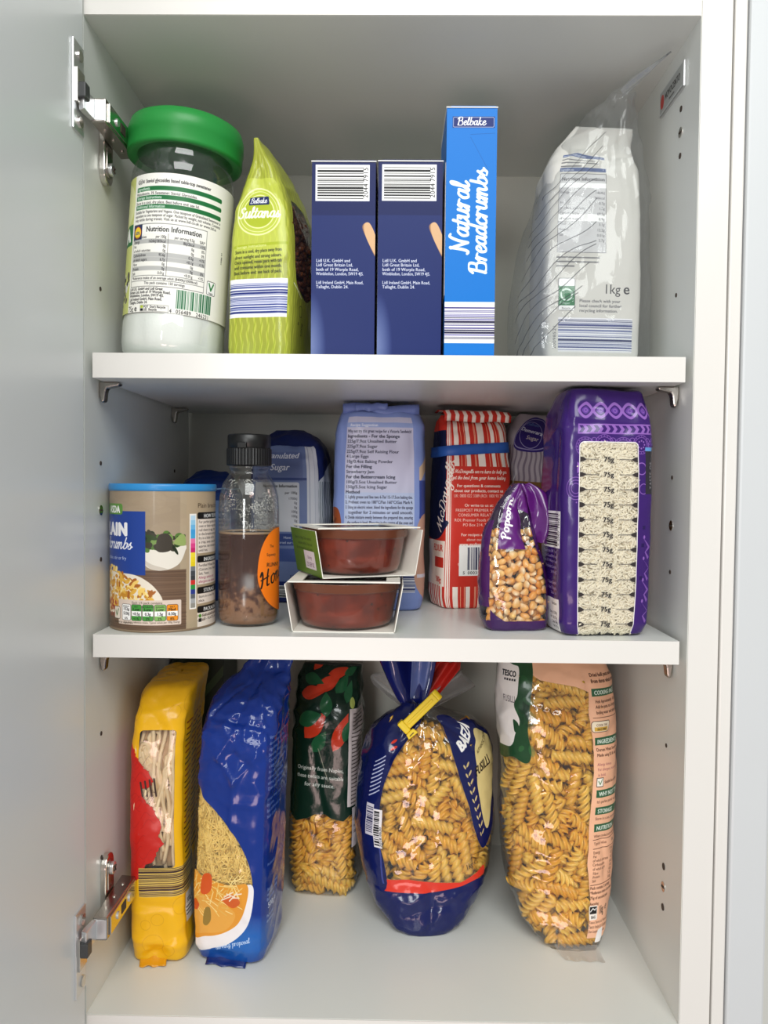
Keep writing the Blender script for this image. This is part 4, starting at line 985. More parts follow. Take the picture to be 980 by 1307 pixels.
# text panels
cv.text(30, 101, 'Plain breadcrumbs', 5.6, (60, 44, 30))
y = 97
for t, n in (('HOW TO PREPARE', 8), ('INGREDIENTS', 5), ('STORAGE', 2), ('PACKAGING', 3)):
    cv.rect(29.6, y - 5.6, 80, y, (24, 22, 22), r=1.6); cv.text(37, y - 4.4, t, 4.4, WHITE, bold=2, cond=.9)
    hh = n * 3.4 + 1.5; cv.rect(29.6, y - 5.6 - hh, 80, y - 5.6, (240, 226, 214)); L = ['For perfect golden crumb', 'coat or bake vegetables', 'roll them in egg, then', 'in the breadcrumbs and', 'fry in a little oil for', 'a crisp, even crust for', 'approx. ten minutes or', 'until hot.'] if n == 8 else ['Fortified Wheat Flour', '(Calcium, Iron, Niacin)', 'Salt, Yeast.', 'Allergy advice: for', 'allergens see above.'] if n == 5 else ['Store in a cool, dry', 'place.'] if n == 2 else ['TUB - CARD widely', 'LID - PLASTIC check', '']
    for i, tx in enumerate(L): cv.text(31 + (4 if n == 3 else 0), y - 9 - i * 3.4, tx, 3.1, (60, 50, 46) if not (n == 5 and i > 2) else (160, 60, 90))
    if n == 3: cv.ell(32.6, y - 8.2, 1.6, 1.6, (90, 160, 60)); cv.rect(31, y - 13.3, 34.2, y - 10.3, BLACK)
    y -= 5.6 + hh + 2.2
cv.text(30, 9, 'For best before end, see base', 3, (80, 60, 46)); cv.text(30, 5.6, 'of pack', 3, (80, 60, 46))
M['tublid'] = plain('blue_tub_lid', (46, 140, 206), .3)
lathe('tub_wall', [(TR, .0012), (TR, .1135)], printed('tub_print', cv, .33, bump=.02, bscale=80, coat=.25), tub, 96)
lathe('base_rim', [(.0005, .0006), (.0411, .0006), (.0424, 0), (.0430, .0004), (.0432, .0016), (.0426, .0020)], plain('tub_rim', (150, 128, 104), .4, metal=.3), tub, 96)
lathe('lid', [(.0426, .1120), (.0434, .1124), (.0436, .1140), (.0436, .1168), (.0431, .1180), (.0414, .1180), (.0406, .1165), (.0005, .1165)], M['tublid'], tub, 96)

# ---- honey bottle --------------------------------------------------------------------------------
bot = thing('squeeze_bottle', 'clear plastic bottle half full of brown liquid with a black flip cap and orange label', 'bottle', (-.1172, .0640, Z2), (0, 0, math.radians(-8)))
BR = .0256
M['bottle_clear'] = clear_plastic('bottle_plastic', (.95, .95, .94, 1), .05, 1.2, .0, haze=.0)
def mist():
    m, nt, b = new_mat('misted_plastic')
    out = nt.nodes['Material Output']; mi = film_nodes(nt, (.95, .95, .94, 1), .06, 1.0, .0, haze=.02)
    b.inputs['Base Color'].default_value = rgb(205, 205, 200); b.inputs['Roughness'].default_value = .25
    tc = nt.nodes.new('ShaderNodeTexCoord'); vo = nt.nodes.new('ShaderNodeTexVoronoi'); vo.inputs['Scale'].default_value = 620
    nz = nt.nodes.new('ShaderNodeTexNoise'); nz.inputs['Scale'].default_value = 55
    nt.links.new(tc.outputs['Object'], vo.inputs['Vector']); nt.links.new(tc.outputs['Object'], nz.inputs['Vector'])
    r1 = nt.nodes.new('ShaderNodeMapRange'); r1.inputs['From Min'].default_value = .42; r1.inputs['From Max'].default_value = .62; r1.inputs['To Min'].default_value = 0.02; r1.inputs['To Max'].default_value = .45
    nt.links.new(nz.outputs['Fac'], r1.inputs['Value'])
    lt = nt.nodes.new('ShaderNodeMath'); lt.operation = 'LESS_THAN'; nt.links.new(vo.outputs['Distance'], lt.inputs[0]); nt.links.new(r1.outputs['Result'], lt.inputs[1])
    mu = nt.nodes.new('ShaderNodeMath'); mu.operation = 'MULTIPLY'; mu.inputs[1].default_value = .62; nt.links.new(lt.outputs[0], mu.inputs[0])
    mx = nt.nodes.new('ShaderNodeMixShader'); nt.links.new(mu.outputs[0], mx.inputs[0]); nt.links.new(mi.outputs[0], mx.inputs[1]); nt.links.new(b.outputs[0], mx.inputs[2])
    nt.links.new(mx.outputs[0], out.inputs['Surface']); return m
lathe('clear_body', [(.018, .0006), (.0232, .0014), (.0252, .0050), (BR, .010), (BR, .098), (.0248, .108), (.0222, .1185), (.0180, .1250), (.0160, .1275), (.0158, .1310), (.0170, .1316), (.0170, .1332), (.0158, .1338), (.0158, .142)], M['bottle_clear'], bot, 72, close_bot=True)
lathe('droplets', [(.0250, .078), (.0250, .098), (.0243, .1075), (.0216, .1178), (.0190, .1225)], mist(), bot, 72)
def liquid():
    m, nt, b = new_mat('brown_liquid')
    tc = nt.nodes.new('ShaderNodeTexCoord'); sx = nt.nodes.new('ShaderNodeSeparateXYZ'); nt.links.new(tc.outputs['Object'], sx.inputs[0])
    nz = nt.nodes.new('ShaderNodeTexNoise'); nz.inputs['Scale'].default_value = 190; nz.inputs['Detail'].default_value = 4; nt.links.new(tc.outputs['Object'], nz.inputs['Vector'])
    mr = nt.nodes.new('ShaderNodeMapRange'); mr.inputs['From Min'].default_value = .05; mr.inputs['From Max'].default_value = .004; mr.inputs['To Min'].default_value = -.16; mr.inputs['To Max'].default_value = .34
    nt.links.new(sx.outputs['Z'], mr.inputs['Value'])
    ad = nt.nodes.new('ShaderNodeMath'); nt.links.new(mr.outputs['Result'], ad.inputs[0]); nt.links.new(nz.outputs['Fac'], ad.inputs[1])
    cr = nt.nodes.new('ShaderNodeValToRGB'); e = cr.color_ramp.elements
    e[0].position = .44; e[0].color = rgb(62, 26, 12); e[1].position = .74; e[1].color = rgb(146, 104, 74); x = e.new(.56); x.color = rgb(84, 46, 28)
    nt.links.new(ad.outputs[0], cr.inputs[0]); nt.links.new(cr.outputs[0], b.inputs['Base Color'])
    b.inputs['Roughness'].default_value = .18; b.inputs['Subsurface Weight'].default_value = 0.0
    return m
lathe('brown_liquid', [(.0005, .0018), (.0228, .0024), (.0244, .0060), (.0247, .011), (.0247, .0775), (.0230, .0765), (.0005, .0762)], liquid(), bot, 72)
lathe('foam_ring', [(.0246, .0768), (.0249, .0776), (.0246, .0786), (.0236, .0788), (.0226, .0775)], plain('honey_foam', (170, 140, 108), .35, vary=.2, vscale=300), bot, 72)
M['black'] = plain('black_cap', (11, 11, 12), .38, bump=.02, bscale=700)
lathe('cap', [(.0005, .1340), (.0182, .1340), (.0187, .1346), (.0187, .1480), (.0182, .1486)], M['black'], bot, 144, radial=lambda r, z, a: r * (1 + (.012 * math.cos(a * 48) if .1345 < z < .1482 and r > .018 else 0)), smooth=False)
lathe('flip_lid', [(.0176, .1484), (.0180, .1488), (.0181, .1590), (.0172, .1602), (.0005, .1602)], M['black'], bot, 72)
box('lid_thumb_tab', -.0040, -.0200, .1480, .0040, -.0160, .1530, M['black'], bot, .0008)
cv = Canvas(2 * math.pi * 25.75, 78, 6, (232, 118, 24), 0.0)
cv.smooth_poly([(19, 60), (30, 74), (50, 76), (72, 70), (74, 30), (64, 10), (44, 6), (28, 12), (19, 24), (15.5, 38)], (236, 120, 26), 1.0)
cv.text(24, 44, 'RUNNY', 4.8, BLACK, bold=1); cv.text(24, 53, 'Squeezy', 3.4, BLACK); cv.text(27, 60, 'The', 3.2, BLACK)
cv.script(18.0, 26, 'Honey', 7.2, 1.4, BLACK, rot=18, slant=.3)
cv.greek(-38, 22, 44, 2.6, (214, 206, 190), 3, 1.0, 90); cv.greek(-34.5, 24, 38, 2.2, (214, 206, 190), 4, 1.0, 90)
lathe('label', [(.02575, .006), (.02575, .084)], printed('honey_label', cv, .4, film=True, ftint=(1, 1, 1, 1), fk=0.0, fc=0.0), bot, 72)

# ---- granulated sugar ----------------------------------------------------------------------------
def sugar_canvas(first, second):
    cv = Canvas(4 * 74, 178, 4, (26, 38, 92))
    cv.rect(-40, 14, 36, 158, (108, 124, 168)); cv.rect(-34, 120, 18, 150, (98, 112, 158))
    cv.text(14, 143, first, 9, (236, 238, 246), 'r', italic=.28, bold=1); cv.text(3, 131, second, 9, (236, 238, 246), 'r', italic=.28, bold=1)
    cv.rect(-36, 121, 22, 123.5, (52, 68, 124)); cv.rect(-34, 70, 14, 119, (200, 202, 210), r=2); cv.text(12, 114, 'Nutrition Information', 4, BLACK, 'r', bold=1); cv.text(12, 108, 'per 100g', 3.6, BLACK, 'r')
    for i in range(8): cv.text(-30, 102 - i * 4.4, ['Energy', 'Fat', 'saturates', 'Carbohydrate', 'sugars', 'Fibre', 'Protein', 'Salt'][i], 3.4, (60, 60, 70)); cv.text(12, 102 - i * 4.4, ['1700kJ', '0g', '0g', '100g', '100g', '0g', '0g', '0g'][i], 3.4, (60, 60, 70), 'r')
    cv.rect(-34, 56, 20, 68, (54, 72, 130)); cv.text(-2, 63, 'Have you', 3.6, WHITE); cv.text(-6, 58, 'tried our recipes?', 3.6, WHITE, fit=24); cv.rect(-34, 40, 20, 53, (70, 88, 146))
    cv.text(4, 22, '1kg', 7, (30, 30, 60)); cv.rect(-36, 0, 38, 20, (30, 44, 104))
    cv.rect(22, 14, 36, 158, (206, 208, 216)); cv.line([(25, 14), (25, 158)], .8, (150, 156, 180)); cv.line([(31, 14), (31, 158)], .6, (170, 174, 190))
    cv.poly([(36, 120), (62, 136), (80, 140), (80, 0), (36, 0)], (196, 200, 206)); cv.stripes(36, 0, 80, 120, 3.4, 1.3, (110, 120, 130), .3)
    cv.bars(-36, 4, 20, 16, horiz=True, seed=5, unit=.6, bg=WHITE)
    return cv
rows = [(0, 4, 4, 5, 0, 0), (0, 32, 26, 6, 0, 0), (2, 37, 31, 7, 0, 0), (12, 39, 33, 7, 0, 0), (80, 40, 34, 6, 0, 0), (135, 38, 33, 6, 0, 0), (154, 34, 28, 5, -1, 2), (165, 26, 17, 4, -2, 4), (171, 18, 8, 3, -4, 6), (174, 14, 2, 3, -5, 7)]
sg = thing('sugar_bag', 'blue paper bag of granulated sugar with a rumpled navy top behind the bottle', 'food packet', (-.0985, .2100, Z2), (0, 0, math.radians(-5)))
M['sugar'] = None
pk = Pack(rows, 39, 33, 178, 90, 80, amp=1.0, scale=26, seed=21, ridge=.7, creases=((37, 5, 37, 140, 1.5, 3), (39, 10, 52, 140, 1.4, 5), (62, 20, 60, 120, -2.5, 4), (-30, 152, 30, 160, 1.5, 4), (20, 140, 44, 160, -2.0, 4)), amp_v=lambda z: 1 + (z > 140) * 1.5)
pk.mesh('paper_bag', printed('granulated_sugar_print', sugar_canvas('Granulated', 'Sugar'), .45, bump=.35, bscale=50), sg)
s2 = thing('sugar_bag', 'dark blue bag half hidden behind the cardboard tub and the bottle', 'food packet', (-.1880, .2150, Z2), (0, 0, math.radians(4)))
cv = Canvas(4 * 66, 140, 3, (28, 66, 140)); cv.rect(-140, 108, 140, 140, (24, 50, 118)); cv.rect(-30, 40, 30, 100, (120, 150, 200)); cv.line([(-140, 110), (140, 114)], 1.5, (150, 185, 225))
rows = [(0, 4, 4, 5, 0, 0), (0, 28, 26, 6, 0, 0), (2, 32, 30, 7, 0, 0), (60, 34, 31, 6, 0, 0), (104, 32, 29, 5, 0, 0), (120, 27, 20, 4, 2, 0), (128, 20, 8, 3, 3, 2), (131, 16, 2, 3, 3, 3)]
pk = Pack(rows, 34, 32, 140, 70, 60, amp=1.2, scale=24, seed=25, ridge=.8, amp_v=lambda z: 1 + (z > 100))
pk.mesh('paper_bag', printed('blue_bag_print', cv, .4, bump=.4, bscale=60), s2)

# ---- self-raising flour, pale blue ---------------------------------------------------------------
ff = thing('flour_bag', 'pale blue paper flour bag with a printed sponge recipe, standing behind the stacked bowls', 'food packet', (-.0085, .1680, Z2), (0, 0, math.radians(2)))
LB = (128, 146, 204)
cv = Canvas(4 * 76, 210, 5, LB)
cv.rect(-33, 55, 32, 181, (196, 194, 218)); cv.rect(-34, 40, 34, 60, (150, 174, 222))
cv.rect(-33, 55, 32, 110, (176, 192, 226), op=.6)
cv.rect(-33, 171, 32, 175.5, (150, 166, 214)); cv.text(-29, 172, 'Recipe Suggestion', 3.6, (235, 236, 246), bold=1)
rec = [('Why not try this great recipe for a Victoria Sandwich?', 0), ('Ingredients - For the Sponge', 1), ('225g/7.9oz Unsalted Butter', 0), ('225g/7.9oz Sugar', 0), ('225g/7.9oz Self Raising Flour', 0), ('4 Large Eggs', 0), ('10g/0.4oz Baking Powder', 0), ('For the Filling', 1), ('Strawberry Jam', 0), ('For the Buttercream Icing', 1), ('100g/3.5oz Unsalted Butter', 0), ('150g/5.5oz Icing Sugar', 0), ('Method', 1), ('1. Lightly grease and line two 6-7in/ 15-17.5cm baking tins.', 0), ('2. Preheat oven to 180\u00b0C/Fan 160\u00b0C/Gas Mark 4.', 0), ('3. Using an electric mixer, blend the ingredients for the sponge', 0), ('   together for 2 minutes or until smooth.', 0), ('4. Divide mixture evenly between the prepared tins, ensuring', 0), ('   the surface is level. Place tins in the centre of the oven and', 0), ('   bake for 25-30 minutes until the cakes have risen and are', 0), ('   golden brown. The tops of the cakes should spring back', 0), ('   when lightly pressed.', 0), ('5. Rest in the tins for a few minutes before turning out onto', 0), ('   a wire rack to cool completely.', 0)]
for i, (t, b) in enumerate(rec): cv.text(-31.5, 166.2 - i * 4.75, t, 4.1, (48, 48, 70), bold=1 + b, fit=62)
cv.bars(2, 16, 34, 40, seed=3, horiz=True, unit=.7, bg=(214, 214, 224), cols=((60, 66, 110), (110, 116, 150)))
cv.poly([(38, 120), (62, 140), (62, 152), (38, 134)], (206, 178, 150)); cv.rect(38, 86, 80, 122, (62, 78, 150)); cv.smooth_poly([(36, 20), (36, 80), (60, 90), (80, 70), (80, 10)], (196, 150, 130)); cv.rect(36, 30, 80, 33, (215, 205, 215))
cv.smooth_poly([(-38, 20), (-37, 84), (-52, 96), (-80, 80), (-80, 20)], (150, 74, 40))
r_ = random.Random(4)
for i in range(80): cv.ell(r_.uniform(-76, -38), r_.uniform(20, 88), r_.uniform(1, 4), r_.uniform(1, 2.5), r_.choice(((186, 60, 30), (90, 40, 24), (214, 150, 90), (120, 60, 30))), rot=r_.random() * 3)
rows = [(0, 4, 4, 5, 0, 0), (0, 36, 27, 6, 0, 0), (2, 41, 32, 6, 0, 0), (12, 43, 34, 7, 0, 0), (90, 44, 35, 6, 0, 0), (150, 43, 34, 6, 0, 0), (176, 41, 32, 6, 0, 0), (186, 38, 28, 5, 0, 0), (191, 34, 18, 4, 0, 2), (193.5, 30, 6, 4, 0, 3)]
pk = Pack(rows, 42, 34, 210, 100, 90, amp=.9, scale=30, seed=33, ridge=.75, creases=((32, 60, 30, 175, 1.2, 3), (20, 110, 32, 160, .9, 3), (18, 104, 32, 98, -1.2, 3), (38, 90, 44, 170, -1.0, 3), (-34, 150, -40, 180, 1.6, 4), (-36, 60, -40, 140, .8, 3), (-26, 184, 28, 188, -.9, 2.5), (56, 60, 62, 150, 1.8, 4)), amp_v=lambda z: 1 + (z > 165) * 1.0)
fpr = printed('self_raising_print', cv, .42, bump=.35, bscale=45, coat=.15)
pk.mesh('paper_bag', fpr, ff)
def roll(name, pts, w0, w1, th, mat, parent, wob=.0012, seed=0, n=14):
    """a folded-over paper flap: profile pts (y, z) swept across x from w0 to w1, thickness th"""
    V, F = [], []; m = len(pts)
    for i in range(n + 1):
        t = i / n; x = w0 + (w1 - w0) * t
        for (y, z) in pts:
            q = mnoise.noise(Vector((t * 3.3, y * 60, seed))) * wob * 2
            V.append((x + q * .5, y + q, z + q))
    for i in range(n):
        for k in range(m - 1): F.append((i * m + k, (i + 1) * m + k, (i + 1) * m + k + 1, i * m + k + 1))
    o = obj(name, V, F, mat, parent, True)
    s = o.modifiers.new('thick', 'SOLIDIFY'); s.thickness = th; s.offset = 0
    return o
M['bluepaper'] = plain('pale_blue_paper', (112, 128, 190), .45, bump=.3, bscale=80, vary=.08)
roll('folded_top', [(-.026, .1845), (-.027, .1905), (-.022, .1945), (-.004, .1955), (.014, .1945), (.020, .1915)], -.036, .036, .0006, M['bluepaper'], ff, .0016, 3)
roll('folded_top', [(-.0285, .1885), (-.0275, .1938), (-.020, .1962), (-.002, .1968)], -.024, .006, .0006, M['bluepaper'], ff, .0018, 8)

# ---- striped flour bag with a blue band ----------------------------------------------------------
RED = (204, 52, 40); CREAM = (246, 232, 220)
rf = thing('flour_bag', 'red and white striped paper flour bag held shut by a blue band', 'food packet', (.0815, .1820, Z2), (0, 0, math.radians(14)))
cv = Canvas(4 * 63, 205, 5, RED)
for x, w in ((-33, 3.0), (-23.5, 5.6), (-10.5, 4.4), (3.5, 7.5), (16.5, 4.0), (28.5, 6.6), (38, 4), (48, 6), (58, 3)): cv.rect(x - w / 2, 0, x + w / 2, 205, CREAM)
for x in (-18, -14, -3.5, .5 - 3, 12, 21, 24.5, 34, 43): cv.rect(x - .35, 0, x + .35, 205, (240, 170, 140))
cv.rect(-28, 36, 60, 136, RED); cv.rect(-28, 20, 60, 30, RED)
cv.rect(-28, 30, 60, 58, RED)
cv.rect(-37, 0, -32, 205, RED); cv.rect(-36, 0, -34.2, 205, CREAM); cv.rect(-33.4, 0, -31.4, 205, CREAM); cv.rect(-30.6, 0, -29.6, 205, CREAM)
cv.script(0, 129.5, 'At McDougalls we re here to help you', 2.0, .5, CREAM, al='c'); cv.script(0, 123.5, 'get the best from your home baking', 2.0, .5, CREAM, al='c')
for i, (t, b) in enumerate((('For questions & comments', 2), ('about our products, contact us', 2), ('UK: 0800 022 3389 (ROI: 1800 93 29)', 0), ('', 0), ('Or write to us at:', 1), ('FREEPOST PREMIER FOODS', 0), ('CONSUMER RELATIONS', 0), ('ROI: Premier Foods Consumer', 0), ('PO Box 214, Thame', 0), ('', 0), ('For recipes and more', 1), ('about our flour', 0), ('www.mcdougalls.co.uk', 2), ('', 0), ('Trademarks, designs', 0), ('appearing on this pack', 0), ('the Premier Foods Group', 0))):
    cv.text(0, 116 - i * 4.7, t, 4.0, CREAM, 'c', bold=b, fit=52)
cv.rect(-20, 30, 24, 60, (240, 236, 232)); cv.bars(-12, 36, 20, 58, (30, 34, 70), 44, unit=.62); cv.text(-16, 31.5, '5', 4.6, BLACK); cv.text(-11, 31.5, '000354', 4.6, BLACK, sp=.05); cv.text(6, 31.5, '900716', 4.6, BLACK, sp=.05)
# left side: navy roundel with the name
cv.rect(-92, 84, -37, 172, (20, 26, 62)); cv.smooth_poly([(-37, 84), (-37, 76), (-50, 66), (-80, 66), (-92, 84)], (20, 26, 62)); cv.script(-44, 72, 'McDougalls', 7, 1.2, CREAM, rot=74, slant=.2); cv.rect(-92, 0, -37, 64, CREAM); cv.text(-40, 54, 'FLOUR', 9, RED, 'r', bold=2, cond=.8); cv.rect(-60, 38, -39, 48, RED); cv.text(-42, 24, '500g', 7, RED, 'r', bold=2)
cv.stripes(-92, 0, -37, 20, 7, 3, RED)
rows = [(0, 4, 4, 5, 0, 0), (0, 30, 21, 6, 0, 0), (2, 34, 25, 6, 0, 0), (12, 36, 27, 7, 0, 0), (80, 36, 28, 6, 0, 0), (138, 35, 26, 6, 0, 0), (152, 34, 23, 5, 0, 2), (164, 34, 22, 5, 0, 2), (176, 34, 18, 4, 0, 2), (184, 32, 10, 3.4, 0, 3), (188, 30, 3, 3, 0, 3)]
pk = Pack(rows, 36, 27, 205, 96, 90, amp=.8, scale=24, seed=41, ridge=.7, creases=((-36, 5, -35, 150, -.8, 2.2), (-31, 40, -32, 130, .8, 1.6), (30, 120, 33, 150, 1, 3), (-28, 172, 26, 176, 1.2, 3), (-20, 150, -10, 170, .8, 3), (10, 160, 14, 185, .8, 3)), amp_v=lambda z: 1 + (z > 150) * .8)
pk.mesh('paper_bag', printed('striped_print', cv, .5, bump=.3, bscale=60), rf)
M['redpaper'] = printed('striped_fold_print', (lambda c: (c.stripes(-36, 0, 36, 40, 9, 4.2, CREAM), c)[1])(Canvas(72, 40, 4, RED)), .5)
def roll_uv(o, n, m):
    me = o.data; ul = me.uv_layers.new(name='UVMap'); k = 0
    for p in me.polygons:
        for v in p.vertices: ul.data[k].uv = ((v // m) / n, (v % m) / (m - 1)); k += 1
o = roll('folded_top', [(-.020, .181), (-.0215, .187), (-.015, .1915), (.002, .1930), (.012, .1905)], -.034, .034, .0006, M['redpaper'], rf, .0016, 11); roll_uv(o, 14, 5)
M['band'] = plain('blue_rubber', (44, 92, 176), .5, bump=.05, bscale=200)
V, F = [], []; nb = 96
iu0 = np.linspace(-pk.P / 2, pk.P / 2, nb, endpoint=False)
for q in iu0:
    yc = 153.5 + 2.6 * q / 36 if abs(q) < 60 else 153.5
    yc = 153.5 + 3.0 * math.sin(q / pk.P * 2 * math.pi)
    for e in (-5.2, 5.2):
        p, nn = pk.at(q, yc + e)
        for off in (.5, 1.7): V.append((p + nn * off) * MM)
for i in range(nb):
    k = (i + 1) % nb; a, b = i * 4, k * 4
    F += [(a + 1, b + 1, b + 3, a + 3), (a, a + 2, b + 2, b), (a, b, b + 1, a + 1), (a + 2, a + 3, b + 3, b + 2)]
bd = obj('rubber_band', V, F, M['band'], None, True); bd.location = rf.location; bd.rotation_euler = rf.rotation_euler
tag(bd, 'wide blue band wrapped around the neck of the red striped flour bag', 'rubber band')

# ---- demerara sugar ------------------------------------------------------------------------------
dm = thing('sugar_bag', 'bag of demerara sugar with a purple oval and wavy stripes, behind the purple rice bag', 'food packet', (.1440, .2400, Z2), (0, math.radians(3), math.radians(6)))
cv = Canvas(4 * 66, 200, 4, (190, 176, 182)); cv.stripes(-132, 0, 132, 160, 5.6, 2.2, (140, 124, 138), .9, wl=26); cv.rect(-132, 0, 132, 122, (128, 92, 44))
def dmx(p): return [(-9 + .66 * x, 2 + y) for x, y in p]
cv.smooth_poly(dmx([(-32, 156), (-27, 178), (-6, 196), (22, 194), (32, 176), (30, 156), (0, 151)]), (54, 36, 116)); cv.smooth_poly(dmx([(-31, 158), (-26, 177), (-5, 193.5), (21, 192), (30.5, 175), (28, 158), (0, 153)]), (170, 160, 200)); cv.smooth_poly(dmx([(-30, 159), (-25, 176), (-5, 192.5), (20.6, 191), (29.5, 174), (27, 159), (0, 154)]), (52, 34, 112)); cv.ring(-10, 174, 14, .7, (170, 160, 200), ry=17)
cv.text(-10, 175, 'Demerara', 7.4, (232, 228, 236), 'c', rot=-16, italic=.2, bold=2, cond=.9, fit=30); cv.text(-8, 166, 'Sugar', 6.5, (222, 206, 190), 'c', rot=-10, italic=.25, bold=1); cv.script(-9, 185, 'Belbake', 2.6, .6, (90, 120, 170), al='c', rot=-10)
rows = [(0, 4, 4, 5, 0, 0), (0, 30, 25, 6, 0, 0), (2, 34, 29, 6, 0, 0), (70, 37, 31, 5, 0, 0), (140, 35, 28, 4.4, 0, 0), (172, 31, 22, 4, 1, 2), (188, 27, 10, 3, 5, 4), (196, 22, 2, 3, 8, 4)]
pk = Pack(rows, 35, 31, 200, 80, 70, amp=.9, scale=24, seed=47, ridge=.7, creases=((-20, 140, -24, 165, 1, 3), (20, 150, 34, 182, 1.5, 4)))
pk.mesh('plastic_bag', printed('demerara_print', cv, .3, bump=.3, bscale=60, coat=.3), dm)

# ---- popcorn -------------------------------------------------------------------------------------
pc = thing('popcorn_bag', 'small clear and purple bag of popcorn kernels leaning in front of the purple rice bag', 'food packet', (.1070, .0560, Z2), (0, 0, math.radians(6)))
cv = Canvas(4 * 46, 140, 6, (84, 24, 104), 0.0)
PU = (92, 30, 112)
cv.rect(-92, 0, 92, 7, (66, 24, 84), 1.0); cv.poly([(-28, 0), (-28, 16), (-8, 5), (28, 6), (28, 0)], (60, 28, 84), 1.0)
cv.rect(28, 0, 92, 140, (60, 20, 80), 1.0); cv.rect(-60, 18, -29, 90, (74, 30, 90), 1.0); cv.rect(-92, 0, -60, 140, (60, 20, 80), 1.0)
cv.poly([(-17, 66), (11, 66), (12, 90), (6, 100), (4, 120), (-10, 124), (-15, 110)], PU, 1.0); cv.poly([(7, 100), (28, 96), (28, 140), (2, 140), (4, 120)], PU, 1.0)
cv.script(-4.5, 74, 'Popcorn', 5.2, 1.5, WHITE, rot=90, slant=.05)
cv.rect(-2, 121, 16, 129, (24, 44, 100), 1.0, r=3); cv.text(7, 122.6, 'est', 5.5, WHITE, 'c', bold=2)
cv.rect(-30, 26, -27.5, 60, (70, 26, 90), 1.0)
rows = [(0, 3, 3, 4, 1, -2), (0, 22, 13, 4, 1, -2), (2, 25, 15, 4, 1, -2), (10, 27.5, 18, 3.6, 0, -1), (40, 28.5, 20, 3.2, -1, 0), (64, 25, 17, 3, -3, 1), (84, 20, 12, 2.6, -4, 2), (102, 15, 8, 2.4, -2, 3), (114, 10, 7, 2.3, 2, 4), (121, 4, 6, 2, 4, 5)]
pk = Pack(rows, 27, 19, 140, 110, 100, amp=.8, scale=18, seed=52, ridge=.8, creases=((6, 104, 14, 68, 2.2, 3.5), (-18, 64, -24, 108, -.8, 2.5), (-6, 100, 2, 118, 1.2, 3), (28, 6, 27, 60, -.6, 2)), dents=((16, 84, 8, 14, 5),), amp_v=lambda z: .8 + (z > 64) * 1.0)
pm = printed('popcorn_print', cv, .25, bump=.4, bscale=60, film=True, coat=.5, ftint=(.96, .95, .96, 1), fk=1.4)
pk.split('bag', 'window', pm, pc, lambda x, y: -25 < x < 26 and 10 < y < 62)
# the collapsed flap at its top right
V, F = [], []; inner = [(2, -3, 121), (8, -6, 113), (9, -4, 104), (12, -8, 96), (13, -6, 88), (16, -9, 80), (17, -7, 73)]
outer = [(12, 2, 122), (22, -1, 117), (29, -4, 109), (34, -6, 99), (36, -8, 88), (33, -9, 78), (28, -8, 70)]
for i, (p, q) in enumerate(zip(inner, outer)):
    for k in range(9):
        t = k / 8; w = Vector(p) * (1 - t) + Vector(q) * t
        w += Vector((mnoise.noise(Vector((i * .8, k * .5, 1))) * 2.5, -3.2 * math.sin(t * 8 + i * .9) - 3 * math.sin(math.pi * t), mnoise.noise(Vector((i * .7, k * .6, 9))) * 3.0))
        V.append(w * MM)
for i in range(len(inner) - 1):
    for k in range(8): F.append((i * 9 + k, (i + 1) * 9 + k, (i + 1) * 9 + k + 1, i * 9 + k + 1))
o = obj('bag_flap', V, F, plain('purple_film', (88, 26, 108), .18, bump=.2, bscale=90, coat=.5), pc, True)
s_ = o.modifiers.new('thick', 'SOLIDIFY'); s_.thickness = .0003; s_ = o.modifiers.new('sub', 'SUBSURF'); s_.levels = 1; s_.render_levels = 2
def kernel_mesh(i):
    bm = bmesh.new(); r_ = random.Random(i); bmesh.ops.create_icosphere(bm, subdivisions=2, radius=1)
    for v in bm.verts:
        z = v.co.z; k = 1.04 - .60 * max(0, -z) ** 1.1; v.co.x *= k; v.co.y *= k * .66; v.co.z *= 1.18
        if z > .45: v.co.z -= (z - .45) * .75
        v.co += Vector((mnoise.noise(v.co * 1.4 + Vector((i, 0, 0))),) * 3) * .13
    me = bpy.data.meshes.new('popcorn_kernel'); bm.to_mesh(me); bm.free(); me.polygons.foreach_set('use_smooth', [True] * len(me.polygons))
    return me
def varied(name, c0, c1, rough, tipc=None, trans=0.0):
    """colour differs from piece to piece (object random), paler at one end"""
    m, nt, b = new_mat(name); oi = nt.nodes.new('ShaderNodeObjectInfo')
    cr = nt.nodes.new('ShaderNodeValToRGB'); e = cr.color_ramp.elements; e[0].color = rgb(*c0); e[1].color = rgb(*c1); nt.links.new(oi.outputs['Random'], cr.inputs[0])
    col = cr.outputs[0]
    if tipc:
        tc = nt.nodes.new('ShaderNodeTexCoord'); sx = nt.nodes.new('ShaderNodeSeparateXYZ'); nt.links.new(tc.outputs['Generated'], sx.inputs[0])
        mr = nt.nodes.new('ShaderNodeMapRange'); mr.inputs['From Min'].default_value = .55; mr.inputs['From Max'].default_value = .05; nt.links.new(sx.outputs['Z'], mr.inputs['Value'])
        mx = nt.nodes.new('ShaderNodeMix'); mx.data_type = 'RGBA'; nt.links.new(mr.outputs['Result'], mx.inputs[0]); nt.links.new(col, mx.inputs[6]); mx.inputs[7].default_value = rgb(*tipc); col = mx.outputs[2]
    nt.links.new(col, b.inputs['Base Color']); b.inputs['Roughness'].default_value = rough
    b.inputs['Subsurface Weight'].default_value = trans; b.inputs['Subsurface Radius'].default_value = (.004, .002, .001)
    return m
M['kernel'] = varied('popcorn_kernel', (234, 156, 58), (246, 202, 122), .3, (250, 234, 194))
KM = [kernel_mesh(i) for i in range(5)]
for m_ in KM: m_.materials.append(M['kernel'])
